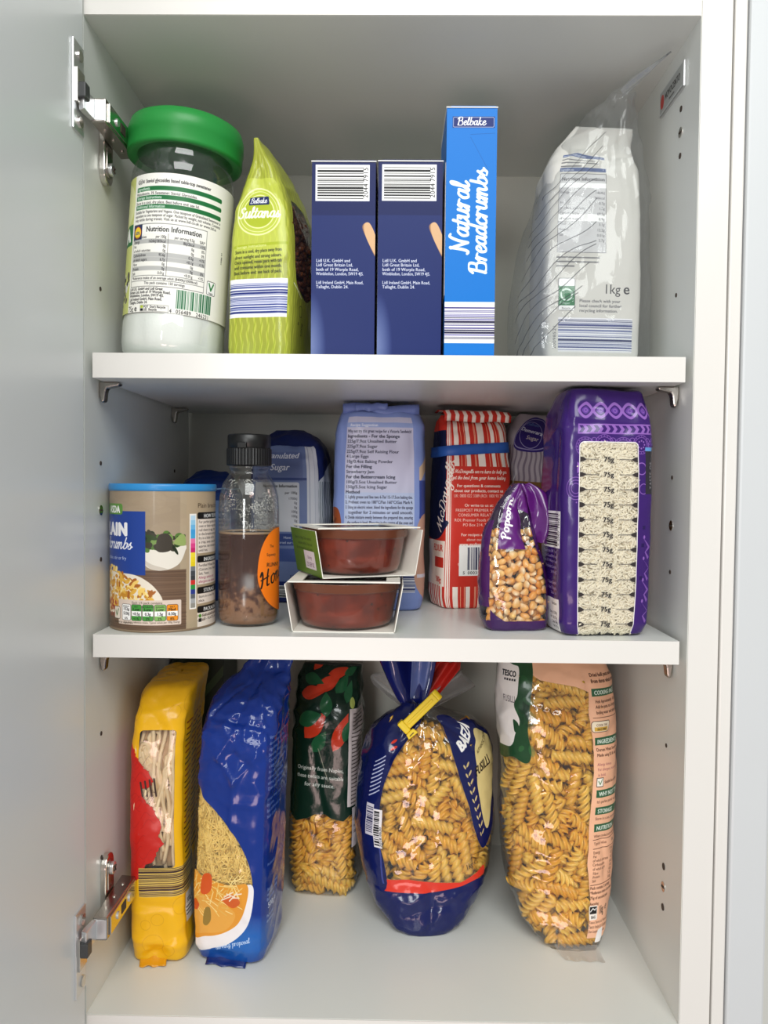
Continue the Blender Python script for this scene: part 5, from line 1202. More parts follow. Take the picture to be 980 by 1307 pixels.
C, Dv = pk.fill([(-30, 5, 31, 80)], 175, 4.4, 3.7, 6, insets=(4.6, 10.5), iters=60, maxin=14, seg=1 + 1, skin=.8)
pw = Matrix.LocRotScale(pc.location, pc.rotation_euler, None); r_ = random.Random(8)
kernel = None
for i, (c, d) in enumerate(zip(C, Dv)):
    if kernel is None:
        kernel = o = bpy.data.objects.new('popcorn_kernel', KM[0])
    else:
        o = kernel.copy(); o.data = KM[i % 5]
    o.matrix_world = pw @ Matrix.Translation(Vector(c) * MM) @ Vector(d).to_track_quat('Z', 'Y').to_matrix().to_4x4() @ Matrix.Rotation(r_.random() * 6, 4, 'Z') @ Matrix.Scale(.0041 * r_.uniform(.88, 1.08), 4)
    tag(o, 'golden popcorn kernel inside the small clear and purple bag', 'popcorn kernel', 'popcorn kernels in the small bag'); COL.objects.link(o)

# ---- rice ----------------------------------------------------------------------------------------
rc = thing('rice_bag', 'big purple bag of white rice with a clear measuring window, at the right wall', 'food packet', (.1722, .0510, Z2), (0, 0, math.radians(6)))
PP = (56, 26, 104)
cv = Canvas(4 * 71, 206, 5, PP)
cv.rect(-142, 0, -39, 206, (48, 22, 98)); LV = (140, 96, 178)
# borders of leaves, plaits and paisley
for i in range(6):
    x = -20 + i * 12.5; cv.smooth_poly([(x - 7, 178), (x, 185), (x + 7, 178), (x, 171)], LV); cv.smooth_poly([(x - 4.6, 178), (x, 182.5), (x + 4.6, 178), (x, 173.5)], PP); cv.smooth_poly([(x - 3.5, 178), (x, 181), (x + 3, 178), (x, 175)], (98, 60, 150)); cv.ring(x, 178, 1.4, .5, LV)
cv.rect(-26, 159, 52, 167, LV)
for i in range(13):
    x = -23 + i * 5.8; cv.poly([(x - 2, 160.2), (x + 1, 160.2), (x + 3, 163), (x + 1, 165.8), (x - 2, 165.8), (x, 163)], PP)
for i in range(5):
    x = -20 + i * 15
    for rr_ in (7.4, 5.6): cv.ring(x, 149 + (i % 2) * 2, rr_, .4, LV)
    for k in range(16): cv.ell(x + 6.5 * math.cos(k * .393), 149 + (i % 2) * 2 + 6.5 * math.sin(k * .393), .4, .4, LV)
    for k in range(8): cv.ell(x + 3 * math.cos(k * .785), 149 + (i % 2) * 2 + 3 * math.sin(k * .785), .7, .7, LV)
    cv.ring(x + 7, 154, 2, .4, LV)
cv.poly([(-26, 128), (-26, 137), (-20, 132.5)], LV); cv.ring(-18, 135, 2, .6, LV); cv.ring(-18, 130, 2, .6, LV); cv.ring(25, 132, 4.5, .8, LV)
for k in range(3): cv.ring(-27, 116, 4 + k * 2.4, .5, LV)
for k in range(14): cv.ell(-27 + 11 * math.cos(k * .22 - 1.5), 116 + 11 * math.sin(k * .22 - 1.5), .6, .6, LV)
cv.ring(27, 116, 4, .6, LV)
for k in range(4): cv.poly([(27, 78 - k * 17), (34 + 2 * (k % 2), 70 - k * 17), (30, 66 - k * 17), (34, 60 - k * 17), (36, 62 - k * 17), (31.5, 66 - k * 17), (37, 70 - k * 17)], LV, op=.8); cv.ell(29, 78 - k * 17, 1, 1.4, LV)
for (x, y) in ((27, 84), (26, 70), (25, 44)): cv.rect(x, y, x + 3, y + 3, (36, 16, 80))
cv.rect(29, 112, 70, 146, (44, 42, 48)); cv.rect(29, 146, 70, 149, (96, 150, 206)); cv.text(37.5, 116, 'TASTE OF', 4.2, (180, 176, 180), rot=90, sp=.1)
# measuring window
cv.rect(-24.5, -4, 22.5, 153, (240, 236, 232), 1.0, r=4); cv.rect(-23.8, -4, 21.8, 152.3, (240, 236, 226), 0.0, r=3.4)
for i in range(12):
    y = 139 - i * 11.85; cv.text(-1, y - 1.6, '75g', 5.4, (34, 30, 30), 'c', bold=2)
    for sgn, x0 in ((1, -23.8), (-1, 21.8)):
        cv.poly([(x0, y + 2.1), (x0 + sgn * 2.4, y + 1.8), (x0 + sgn * 5.4, y), (x0 + sgn * 2.4, y - 1.8), (x0, y - 2.1)], (52, 46, 46), 1.0); cv.line([(x0 + sgn * 5, y), (x0 + sgn * 14.5, y)], .5, (52, 46, 46), 1.0)
# left side: barcode and addresses
cv.rect(-84, 68, -44, 98, (236, 232, 234)); cv.bars(-82, 69, -48.6, 97, BLACK, 61, horiz=True, unit=.62); cv.rect(-48.6, 68.4, -44.4, 97.6, (236, 232, 234)); cv.text(-45.2, 70, '< 2007 1974 >', 4.6, BLACK, rot=90, sp=.05, fit=26)
cv.lines(-49, 64, ['Packed in the UK for and', 'Lidl Great Britain Ltd,', 'both of 19 Worple Road', 'Wimbledon, London,', 'SW19 4JS.', '', 'Lidl Ireland GmbH,', 'Main Road, Tallaght,', 'Dublin 24.', '', '1kg e'], 3.4, 4.2, (200, 190, 214), al='r'); cv.rect(-84, 0, -46, 27, (232, 228, 230)); cv.lines(-50, 22, ['Nutrition', '', 'Energy 1530kJ', 'Fat 1.0g 0.2g', 'Carbs 78g', 'Salt 0.01g'], 3.2, 3.8, BLACK, al='r')
rows = [(0, 4, 4, 5, 0, 0), (0, 28, 22, 6, 0, 0), (2, 34, 29, 6, 0, 0), (10, 36.5, 31.5, 7, 0, 0), (40, 38, 33, 6, 0, 0), (120, 39, 34, 5.5, 0, 0), (160, 38, 32, 5.5, 0, 0), (178, 36, 28, 6, 0, -1), (186, 34, 25, 6, 0, -2), (195.5, 30, 23, 7, 0, -2), (197, 26, 16, 6, 0, -2)]
pk = Pack(rows, 37, 34, 206, 110, 110, amp=.75, scale=30, seed=61, ridge=.8, creases=((-24, 182, 20, 176, 1.0, 2.5), (-30, 172, 26, 168, -.8, 2.5), (-20, 150, -12, 90, -.7, 2.2), (-18, 90, -10, 60, .7, 2), (-10, 60, -18, 8, -.8, 2), (-37, 8, -38, 150, -.6, 2), (37, 8, 36, 170, -.6, 2), (-60, 60, -50, 160, 1.4, 5), (-34, 165, -44, 186, 1.5, 4)), amp_v=lambda z: .7 + (z > 150) * .9)
rm = printed('rice_print', cv, .24, bump=.25, bscale=38, film=True, coat=.5, ftint=(.97, .97, .96, 1), fk=1.0)
pk.split('bag', 'window', rm, rc, lambda x, y: -23 < x < 21 and 0.5 < y < 151)
r_ = random.Random(71); V, F = [], []
for i in range(4600):
    p, nn = pk.at(r_.uniform(-25, 23), r_.uniform(-1, 155)); n_ = Vector(nn)
    dpt = 1.1 + r_.random() ** 1.5 * 2.6; p = Vector(p) - n_ * dpt
    d = Vector((r_.gauss(0, 1), r_.gauss(0, .28), r_.gauss(0, .9))); d = (d - n_ * d.dot(n_) * .8).normalized()
    s = d.orthogonal().normalized(); w = d.cross(s); L, rr_ = r_.uniform(2.7, 3.7), r_.uniform(.82, 1.0); b0 = len(V)
    V.append(tuple((p - d * L) * MM))
    for e, kk in ((-.55, .95), (.55, .95)):
        for q in range(4):
            a = q * math.pi / 2; V.append(tuple((p + d * L * e + (s * math.cos(a) + w * math.sin(a)) * rr_ * kk) * MM))
    V.append(tuple((p + d * L) * MM))
    for q in range(4):
        q2 = (q + 1) % 4; F += [(b0, b0 + 1 + q2, b0 + 1 + q), (b0 + 1 + q, b0 + 1 + q2, b0 + 5 + q2, b0 + 5 + q), (b0 + 5 + q, b0 + 5 + q2, b0 + 9)]
M['rice'] = plain('rice_grain', (238, 229, 206), .4, vary=.12, vscale=260)
o = obj('rice_grains', V, F, M['rice'], None, True); o.location = rc.location; o.rotation_euler = rc.rotation_euler
tag(o, 'white long rice grains packed behind the measuring window of the purple bag', 'rice', kind='stuff')
# the mass of grains behind them
P_, N_ = pk.patch(-27, -1, 25, 157); nvp, nup = P_.shape[:2]
o = obj('rice_bed', [(tuple((P_[j, i] - N_[j, i] * 3.2) * MM)) for j in range(nvp) for i in range(nup)], [(j * nup + i, j * nup + i + 1, (j + 1) * nup + i + 1, (j + 1) * nup + i) for j in range(nvp - 1) for i in range(nup - 1)], plain('rice_mass', (214, 202, 174), .6, bump=.8, bscale=700, vary=.2, vscale=400), o, True)

# ---- two sauce bowls in card sleeves -------------------------------------------------------------
def sauce():
    m, nt, b = new_mat('tomato_sauce')
    tc = nt.nodes.new('ShaderNodeTexCoord'); mp = nt.nodes.new('ShaderNodeMapping'); mp.inputs['Scale'].default_value = (1, 1, 2.2); nt.links.new(tc.outputs['Object'], mp.inputs[0])
    nz = nt.nodes.new('ShaderNodeTexNoise'); nz.inputs['Scale'].default_value = 45; nz.inputs['Detail'].default_value = 4; nz.inputs['Distortion'].default_value = .6; nt.links.new(mp.outputs[0], nz.inputs['Vector'])
    cr = nt.nodes.new('ShaderNodeValToRGB'); e = cr.color_ramp.elements; e[0].position = .35; e[0].color = rgb(98, 32, 15); e[1].position = .72; e[1].color = rgb(136, 50, 26)
    nt.links.new(nz.outputs['Fac'], cr.inputs[0])
    vo = nt.nodes.new('ShaderNodeTexVoronoi'); vo.inputs['Scale'].default_value = 95; nt.links.new(tc.outputs['Object'], vo.inputs['Vector'])
    lt = nt.nodes.new('ShaderNodeMath'); lt.operation = 'LESS_THAN'; lt.inputs[1].default_value = .11; nt.links.new(vo.outputs['Distance'], lt.inputs[0])
    mx = nt.nodes.new('ShaderNodeMix'); mx.data_type = 'RGBA'; nt.links.new(lt.outputs[0], mx.inputs[0]); nt.links.new(cr.outputs[0], mx.inputs[6]); mx.inputs[7].default_value = rgb(58, 24, 14)
    nt.links.new(mx.outputs[2], b.inputs['Base Color']); b.inputs['Roughness'].default_value = .3
    return m
M['sauce'] = sauce(); M['bowl'] = clear_plastic('bowl_plastic', (.98, .95, .93, 1), .05, .9, .01, haze=.01)
M['lidfilm'] = clear_plastic('lid_film', (.90, .92, .93, 1), .08, 1.6, .10, .6, 120, .001)
M['sleeve_in'] = plain('sleeve_card_inside', (236, 232, 222), .6, vary=.02)
GR = (104, 136, 48)
cv = Canvas(120, 50, 6, GR)
cv.rect(-60, 0, 60, 6, (86, 118, 40)); cv.lines(22, 34, ['Store in a fridge. Once opened,', 'consume within 2 days and', 'do not exceed the use by date.'], 3.8, 4.4, (40, 60, 24), al='r'); cv.smooth_poly([(2, 42), (8, 46), (14, 42), (8, 50)], (240, 240, 235)); cv.ell(22, 46, 3, 4, (236, 240, 230), rot=.6)
cv.rect(-6, 10, 24, 25, (230, 224, 230)); cv.text(9, 18.4, 'Use by', 4.2, (90, 50, 90), 'c'); cv.text(9, 12, '23 SEP 02', 5.0, (90, 50, 90), 'c', fit=26)
M['sleeve_out'] = printed('sleeve_print', cv, .45)
M['leafprint'] = plain('green_leaf_print', (44, 92, 46), .5); M['redprint'] = plain('red_print', (190, 70, 50), .5)
M['rim'] = plain('bowl_rim_plastic', (112, 64, 44), .2)
def bowl(name, label, loc, yaw):
    t = thing(name, label, 'food tub', loc, (0, 0, yaw), 'sauce bowls in card sleeves')
    wb, wt, h, dp, th = .0412, .0478, .0410, .0370, .0007
    # sleeve: one card band folded round bottom, both sides and top
    loop = [(-wb, 0), (wb, 0), (wt, h * .94), (wt - .003, h), (-wt + .003, h), (-wt, h * .94)]
    def strip(nm, a, b, mat):
        (xa, za), (xb, zb) = a, b; nx, nz = (zb - za), -(xb - xa); L = math.hypot(nx, nz); nx, nz = nx / L * th, nz / L * th
        V = [(xa, -dp, za), (xb, -dp, zb), (xb, dp, zb), (xa, dp, za), (xa - nx, -dp, za - nz), (xb - nx, -dp, zb - nz), (xb - nx, dp, zb - nz), (xa - nx, dp, za - nz)]
        o = obj(nm, V, [(0, 1, 2, 3)[::-1], (4, 5, 6, 7), (0, 1, 5, 4), (1, 2, 6, 5), (2, 3, 7, 6), (3, 0, 4, 7)], M['sleeve_in'], t)
        o.data.materials.append(mat); o.data.polygons[0].material_index = 1
        ul = o.data.uv_layers.new(name='UVMap')
        for li in o.data.polygons[0].loop_indices:
            v = o.data.vertices[o.data.loops[li].vertex_index].co
            ul.data[li].uv = (.5 + (-v.y if xa < 0 and xb < 0 else v.y if xa > 0 and xb > 0 else v.x) / .12, v.z / h * .8 + .1)
        return o
    strip('sleeve_bottom', loop[0], loop[1], M['sleeve_in'])
    strip('sleeve_side', loop[1], loop[2], M['sleeve_out']); strip('sleeve_side', loop[5], loop[0], M['sleeve_out'])
    # top band with an opening: two rails and a clear film
    for sx in (-1, 1):
        box('sleeve_top', min(sx * .034, sx * (wt - .0026)), -dp, h - .0010, max(sx * .034, sx * (wt - .0026)), dp, h, M['sleeve_in'], t)
    box('sleeve_top', -.034, -dp, h - .0010, .034, -dp + .0065, h, M['sleeve_in'], t); box('sleeve_top', -.034, dp - .0065, h - .0010, .034, dp, h, M['sleeve_in'], t)
    # the bowl
    z0 = .0012
    rp = [(.0005, z0), (.0330, z0), (.0378, z0 + .0022), (.0396, z0 + .0070), (.0436, z0 + .0290), (.0440, z0 + .0300), (.0448, z0 + .0310), (.0454, z0 + .0365), (.0460, z0 + .0372)]
    lathe('clear_bowl', [(r * 1.0, z) for r, z in rp], M['bowl'], t, 80)
    lathe('sauce', [(.0005, z0 + .0008), (.0324, z0 + .0008), (.0371, z0 + .0028), (.0389, z0 + .0075), (.0429, z0 + .0288), (.0434, z0 + .0302), (.0441, z0 + .0312), (.0446, z0 + .0345), (.0360, z0 + .0348), (.0005, z0 + .0349)], M['sauce'], t, 80)
    lathe('bowl_rim', [(.0443, z0 + .0306), (.04495, z0 + .0314), (.04550, z0 + .0365), (.0463, z0 + .0374), (.0463, z0 + .0380)], M['rim'], t, 80)
    lathe('lid_film', [(.0460, z0 + .0374), (.0458, z0 + .0380), (.0410, z0 + .0378), (.0005, z0 + .0376)], M['lidfilm'], t, 64)
    for k, (x, y, a, s) in enumerate(((.010, -.024, .3, .008), (-.016, -.018, -.4, .007), (.022, .004, .8, .008), (-.004, .012, 0, .009))):
        V = [(x + s * math.cos(a), y + s * math.sin(a), h - .0008), (x - s * .35 * math.sin(a), y + s * .35 * math.cos(a), h - .0006), (x - s * math.cos(a), y - s * math.sin(a), h - .0008), (x + s * .35 * math.sin(a), y - s * .35 * math.cos(a), h - .0006)]
        obj('leaf_print', V, [(3, 2, 1, 0)], M['leafprint'] if k % 2 == 0 else M['redprint'], t)
    return t
bowl('sauce_bowl', 'bowl of brown red sauce in a white edged card sleeve, underneath the other bowl', (-.0335, .0615, Z2), 0.0)
bowl('sauce_bowl', 'bowl of brown red sauce in a green sided sleeve, stacked on the other bowl', (-.0275, .0800, Z2 + .0425), math.radians(23))
# ================================================================ cupboard bottom
# ---- noodles -------------------------------------------------------------------------------------
YL = (244, 186, 22)
nd = thing('noodle_packet', 'tall bright yellow packet of thick noodles with a red dragon print, against the left wall', 'food packet', (-.1985, .1180, 0), (0, 0, math.radians(4)))
cv = Canvas(4 * 79, 262, 5, YL)
for i in range(26):
    r_ = random.Random(500 + i); x, y = r_.uniform(-70, 60), r_.choice((r_.uniform(8, 52), r_.uniform(205, 260)))
    cv.ring(x, y, r_.uniform(4, 9), .35, (204, 140, 10), op=.7)
cv.rect(-15, 83, 17, 203, (60, 50, 40), 0.0, r=3)
# torn-edged red dragon
edge = [(-32, 196), (-24, 190), (-20, 186), (-17, 180), (-12, 172), (-6, 168), (-2, 160), (-4, 154), (-12, 152), (-10, 144), (-2, 136), (2, 128), (6, 120), (4, 110), (8, 104), (2, 98), (0, 90), (-10, 84), (-14, 76), (-24, 66), (-32, 66)]
def jag(pts, a, seed):
    r_ = random.Random(seed); out = []
    for p, q in zip(pts, pts[1:]):
        for t in np.linspace(0, 1, 5, endpoint=False): out.append((p[0] + (q[0] - p[0]) * t + r_.uniform(-a, a), p[1] + (q[1] - p[1]) * t + r_.uniform(-a, a)))
    return out + [pts[-1]]
cv.poly(jag(edge, .9, 6) + [(-60, 66), (-60, 196)], (206, 36, 28), 1.0)
for i in range(30):
    r_ = random.Random(900 + i); y = r_.uniform(75, 175); x = r_.uniform(-32, -10); cv.line([(x + t, y + 3 * math.sin(t * .5 + i) + t * .35) for t in np.linspace(0, 12, 8)], .35, (160, 20, 20), 1.0, .6)
for i in range(4): cv.line([(-13 + i * 4, 158 + i), (-11 + i * 4, 146)], 1.6, (60, 40, 34), 1.0)
cv.rect(-15, 57, 60, 83, (222, 190, 96)); cv.bars(-15, 57, 60, 83, horiz=True, seed=77, unit=.62, cols=((60, 40, 44), (90, 60, 40), (40, 30, 60)))
# right side: columns of print
for i in range(24):
    y = 205 - i * 5.2; c = (150, 40, 24) if i % 4 < 2 else (70, 46, 20)
    for x0 in (34, 60, 86): cv.greek(x0, y, 20, 3.4, c, i * 7 + x0, .9)
cv.rect(30, 30, 58, 56, (230, 226, 214)); cv.text(34, 46, '300g e', 6, BLACK); cv.para(32, 42, 22, 3, 2.6, 3.2, BLACK, 4)
rows = [(0, 4, 4, 5, 0, 0), (0, 20, 44, 6, 0, 0), (3, 24, 51, 6, 0, 0), (14, 25, 53, 6, 0, 0), (40, 25, 54, 6, -1, 0), (120, 24, 54, 6, -3, 0), (190, 24, 54, 6, -2, 0), (214, 23.5, 53, 6, 0, 1), (232, 22.5, 49, 6, 3, 5), (239, 21, 46, 6, 6, 8), (241, 14, 38, 5, 8, 9), (242.4, .6, 4, 3, 8, 9)]
pk = Pack(rows, 25, 54, 262, 120, 120, amp=.9, scale=26, seed=71, ridge=.75, creases=((-20, 228, 4, 206, 1.8, 3), (-24, 214, 22, 226, -1.0, 3), (-10, 236, 18, 214, .9, 3), (-22, 20, 18, 12, -1.8, 4), (-10, 4, 14, 22, 1.4, 4), (-26, 60, -25, 220, -.8, 2), (25, 10, 24, 215, -1.0, 2), (-16, 52, 18, 48, .9, 3)), dents=((-2, 6, 9, 8, 4),), amp_v=lambda z: .8 + (z > 195) * 1.0 + (z < 50) * .9)
nm = printed('noodle_print', cv, .28, bump=.3, bscale=55, film=True, coat=.4, ftint=(.96, .95, .93, 1))
pk.split('bag', 'window', nm, nd, lambda x, y: 7 < x < 15 and 86 < y < 200)
M['noodle'] = plain('noodle', (250, 226, 184), .42, vary=.08, vscale=90)
r_ = random.Random(12); bm = bmesh.new()
for i in range(44):
    x0 = r_.uniform(-19, 20); y0 = r_.uniform(76, 120); y1 = y0 + r_.uniform(50, 100); y1 = min(y1, 206); dep = 2.2 + r_.random() * 5
    pts = []; w = r_.uniform(2.5, 6); ph = r_.random() * 6
    ys = np.linspace(y0, y1, 15)
    for y in ys: pts.append((x0 + w * .6 * math.sin(y * .09 + ph), y, dep + 1.2 * math.sin(y * .13 + ph)))
    if i % 2:   # loop back at the top
        for k in range(1, 7): pts.append((pts[14][0] + w * (1 - math.cos(k / 6 * math.pi)), y1 + w * math.sin(k / 6 * math.pi), dep + .8))
        xe = pts[-1][0]
        for y in np.linspace(y1, y0 + 10, 10)[1:]: pts.append((xe + w * .5 * math.sin(y * .11 + ph), y, dep + 2.4))
    W_ = []
    for (x, y, d) in pts:
        p, nn = pk.at(max(-22, min(22, x)), y); W_.append(Vector(p - nn * d) * MM)
    tube(bm, W_, .0017, 7)
o = bm_obj('noodles', bm, M['noodle'], None, True); o.matrix_world = Matrix.LocRotScale(nd.location, nd.rotation_euler, None)
tag(o, 'pale thick noodles looped behind the window of the yellow packet', 'noodles', kind='stuff')
# tan sheet added behind the noodles, its darker colour giving shade in their gaps
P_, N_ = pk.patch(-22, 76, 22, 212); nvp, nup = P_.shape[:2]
obj('noodle_backing', [(tuple((P_[j, i] - N_[j, i] * 9) * MM)) for j in range(nvp) for i in range(nup)], [(j * nup + i, j * nup + i + 1, (j + 1) * nup + i + 1, (j + 1) * nup + i) for j in range(nvp - 1) for i in range(nup - 1)], plain('noodle_shade', (206, 172, 128), .7, vary=.2), nd, True)

def floor_seal(name, parent, mat, x0, x1, y0, ln, z0, seed):
    V, F = [], []
    for j in range(6):
        q = j / 5
        for k in range(13):
            t = k / 12; V.append(((x0 + (x1 - x0) * t + 1.5 * q) * MM, (y0 - ln * q + .8 * math.sin(t * 17 + seed) * q) * MM, (z0 * (1 - q) ** 1.6 + .5 + .6 * (1 + math.sin(t * 11 + seed + q * 2))) * MM))
    for j in range(5):
        for k in range(12): F.append((j * 13 + k, (j + 1) * 13 + k, (j + 1) * 13 + k + 1, j * 13 + k + 1))
    o = obj(name, V, F, mat, parent, True); m = o.modifiers.new('thick', 'SOLIDIFY'); m.thickness = .0004; return o
floor_seal('bottom_seal', nd, plain('yellow_film', (232, 160, 20), .35), -17, 6, -45, 12, 8, 2.0)
# ---- dark green carton at the back ---------------------------------------------------------------
gc = thing('pasta_carton', 'dark green carton standing in the back corner behind the yellow noodle packet', 'box', (-.2010, .2600, 0), (0, 0, 0))
M['dkgreen'] = plain('dark_green_card', (34, 48, 34), .45, vary=.1)
box('carton_body', -.028, -.036, 0, .0275, .036, .2580, M['dkgreen'], gc, .0008)
box('top_flap', -.0275, -.0358, .2580, .0270, .0358, .2592, M['dkgreen'], gc, .0004)
prism('printed_stripe', [(-.010, .170), (.0275, .215), (.0275, .226), (-.010, .181)], 'y', -.0363, -.0360, plain('green_stripe', (62, 84, 52), .45), gc)

# ---- vermicelli ----------------------------------------------------------------------------------
BL = (16, 48, 132)
vm = thing('vermicelli_bag', 'glossy blue bag of short vermicelli with a printed bowl of soup, beside the yellow packet', 'food packet', (-.1300, .0985, 0), (0, 0, math.radians(-9)))
cv = Canvas(4 * 69, 262, 5, BL)
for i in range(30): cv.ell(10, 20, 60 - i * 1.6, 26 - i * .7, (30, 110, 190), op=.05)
cv.rect(-72, 0, -34, 262, (14, 40, 120))
# clear window, cut by the blue sweep
arc = [(-36, 150), (-24, 144), (-6, 128), (10, 108), (20, 88), (24, 70), (22, 62)]
cv.smooth_poly(arc + [(2, 58), (-20, 64), (-36, 70)], (230, 190, 90), 0.0)
# printed bowl: rim, soup, noodles, carrot
cv.smooth_poly([(-38, 76), (-20, 72), (4, 66), (22, 72), (25, 60), (20, 36), (6, 20), (-12, 12), (-38, 12)], (238, 234, 236), 1.0)
cv.smooth_poly([(-38, 76), (-20, 74), (2, 70), (18, 72), (19, 58), (12, 38), (-2, 27), (-20, 22), (-38, 22)], (226, 152, 50), 1.0)
cv.smooth_poly([(-38, 60), (-14, 56), (8, 46), (0, 30), (-20, 25), (-38, 25)], (232, 172, 80), 1.0, .7)
r_ = random.Random(41)
for i in range(70):
    x, y = r_.uniform(-34, 8), r_.uniform(46, 76); a = r_.uniform(-1.2, 1.9); L = r_.uniform(6, 13); cv.line([(x, y), (x + L * math.cos(a), y + L * math.sin(a))], .75, r_.choice(((240, 206, 120), (226, 180, 90), (248, 222, 150))), 1.0)
cv.smooth_poly([(-24, 62), (-22, 76), (-14, 78), (-13, 66), (-18, 60)], (214, 88, 34), 1.0); cv.smooth_poly([(-36, 46), (-32, 54), (-26, 50), (-30, 44)], (206, 84, 34), 1.0); cv.smooth_poly([(-3, 56), (6, 62), (13, 56), (6, 50)], (210, 96, 40), 1.0); cv.smooth_poly([(-22, 34), (-20, 46), (-15, 48), (-14, 38), (-18, 32)], (150, 120, 50), 1.0)
for i in range(6): cv.line([(-4 + i * 2.4, 56 + i % 3 * 3), (4 + i * 2, 60 + i % 2 * 4)], 1.1, (244, 226, 200), 1.0)
cv.script(-10, 10.5, 'serving proposal', 2.5, .5, (200, 214, 240), rot=17, slant=.2)
for i in range(16): 
    y = 196 - i * 4.9
    cv.text(40, y, ['Vermicelli pasta made from', 'durum wheat semolina.', 'Ingredients: Durum Wheat', 'Semolina, Water.', 'Cooking instructions: bring', 'a large pan of water to the', 'boil, add the pasta and', 'simmer for 3 minutes,', 'stirring now and again.', 'Drain and serve at once.', '', 'Storage: keep in a cool,', 'dry place.', 'Best before end: see', 'back of pack.', ''][i], 4.0, (140, 165, 220), fit=56)
cv.text(44, 84, 'Produced in the EU for', 3.6, (150, 172, 224)); cv.text(46, 46, '500g e', 7, (210, 220, 240), bold=1); cv.lines(44, 62, ['Best before end:', 'see top of pack', 'Batch code:'], 3.8, 4.6, (160, 180, 226)); cv.lines(44, 38, ['Packed for', 'distribution'], 3.6, 4.4, (200, 210, 236))
rows = [(0, 4, 4, 4, 0, -3), (0, 24, 22, 5, 0, -3), (3, 30, 30, 5, 0, -1), (14, 33, 34, 5, 0, 0), (60, 34.5, 36, 5, 0, 0), (130, 34, 36, 5, 2, 0), (190, 33, 35, 5, 4, 0), (210, 32, 31, 4.4, 5, 2), (226, 31, 21, 3.8, 8, 7), (240, 27, 9, 3, 13, 12), (248, 22, 2.4, 3, 18, 15), (260, 18, .8, 3, 24, 17)]
pk = Pack(rows, 34, 35, 262, 140, 150, amp=1.2, scale=20, seed=83, ridge=.9, creases=((-26, 214, 28, 208, 3.0, 3), (-26, 208, 28, 203, -1.6, 2.5), (-30, 214, -6, 250, 2.6, 3), (28, 210, 10, 246, -2.4, 3), (0, 212, 4, 250, 2.2, 3), (2, 204, -12, 180, -2.2, 2.6), (-12, 180, 4, 160, -2.0, 2.4), (4, 160, 24, 184, -1.8, 2.4), (2, 184, 14, 176, 2.2, 5), (4, 160, 2, 110, -1.8, 2.6), (26, 190, 10, 196, -1.6, 2), (34, 12, 34, 200, -1.0, 2), (-34, 12, -33, 200, -1.0, 2), (8, 96, 18, 40, -1.0, 2.2), (20, 200, 34, 180, 1.2, 3)), dents=((-6, 4, 12, 6, 2.5),), amp_v=lambda z: .45 + (z > 140) * .5 + (z > 200) * 1.0)
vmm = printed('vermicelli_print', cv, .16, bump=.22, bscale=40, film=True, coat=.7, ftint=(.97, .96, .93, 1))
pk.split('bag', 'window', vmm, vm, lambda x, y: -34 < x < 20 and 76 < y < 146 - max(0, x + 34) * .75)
floor_seal('bottom_seal', vm, plain('navy_seal_film', (16, 40, 110), .25, coat=.4), -20, 16, -25, 11, 8, 4.0)
r_ = random.Random(91); bm = bmesh.new(); VP_ = [a.reshape(-1, 3) for a in pk.patch(-75, 40, 60, 170)]
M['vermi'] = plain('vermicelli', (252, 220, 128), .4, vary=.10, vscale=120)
for i in range(1150):
    x, y = r_.uniform(-46, 24), r_.uniform(64, 146)
    if x > -36 and y > 150 - (x + 36) * 1.05 + 8: continue
    p, nn = pk.at(x, y); n_ = Vector(nn); p = Vector(p) - n_ * (2.4 + r_.random() ** 1.5 * 5.0)
    d = Vector((r_.gauss(0, .55), r_.gauss(0, .12), r_.gauss(0, 1))); d = (d - n_ * d.dot(n_) * 1.0).normalized(); L = r_.uniform(8, 15); b_ = d.cross(n_) * r_.uniform(-1.4, 1.4)
    pts = pk.inward([p - d * L, p + b_, p + d * L], VP_, 1.7)
    tube(bm, [Vector(q) * MM for q in pts], .00072, 4)
o = bm_obj('vermicelli', bm, M['vermi'], None, True); o.matrix_world = Matrix.LocRotScale(vm.location, vm.rotation_euler, None)
tag(o, 'short yellow vermicelli strands packed behind the window of the blue bag', 'pasta', kind='stuff')
P_, N_ = pk.patch(-46, 50, 32, 160); nvp, nup = P_.shape[:2]
obj('vermicelli_bed', [(tuple((P_[j, i] - N_[j, i] * 6.0) * MM)) for j in range(nvp) for i in range(nup)], [(j * nup + i, j * nup + i + 1, (j + 1) * nup + i + 1, (j + 1) * nup + i) for j in range(nvp - 1) for i in range(nup - 1)], plain('vermicelli_mass', (226, 184, 92), .7, vary=.2), o, True)

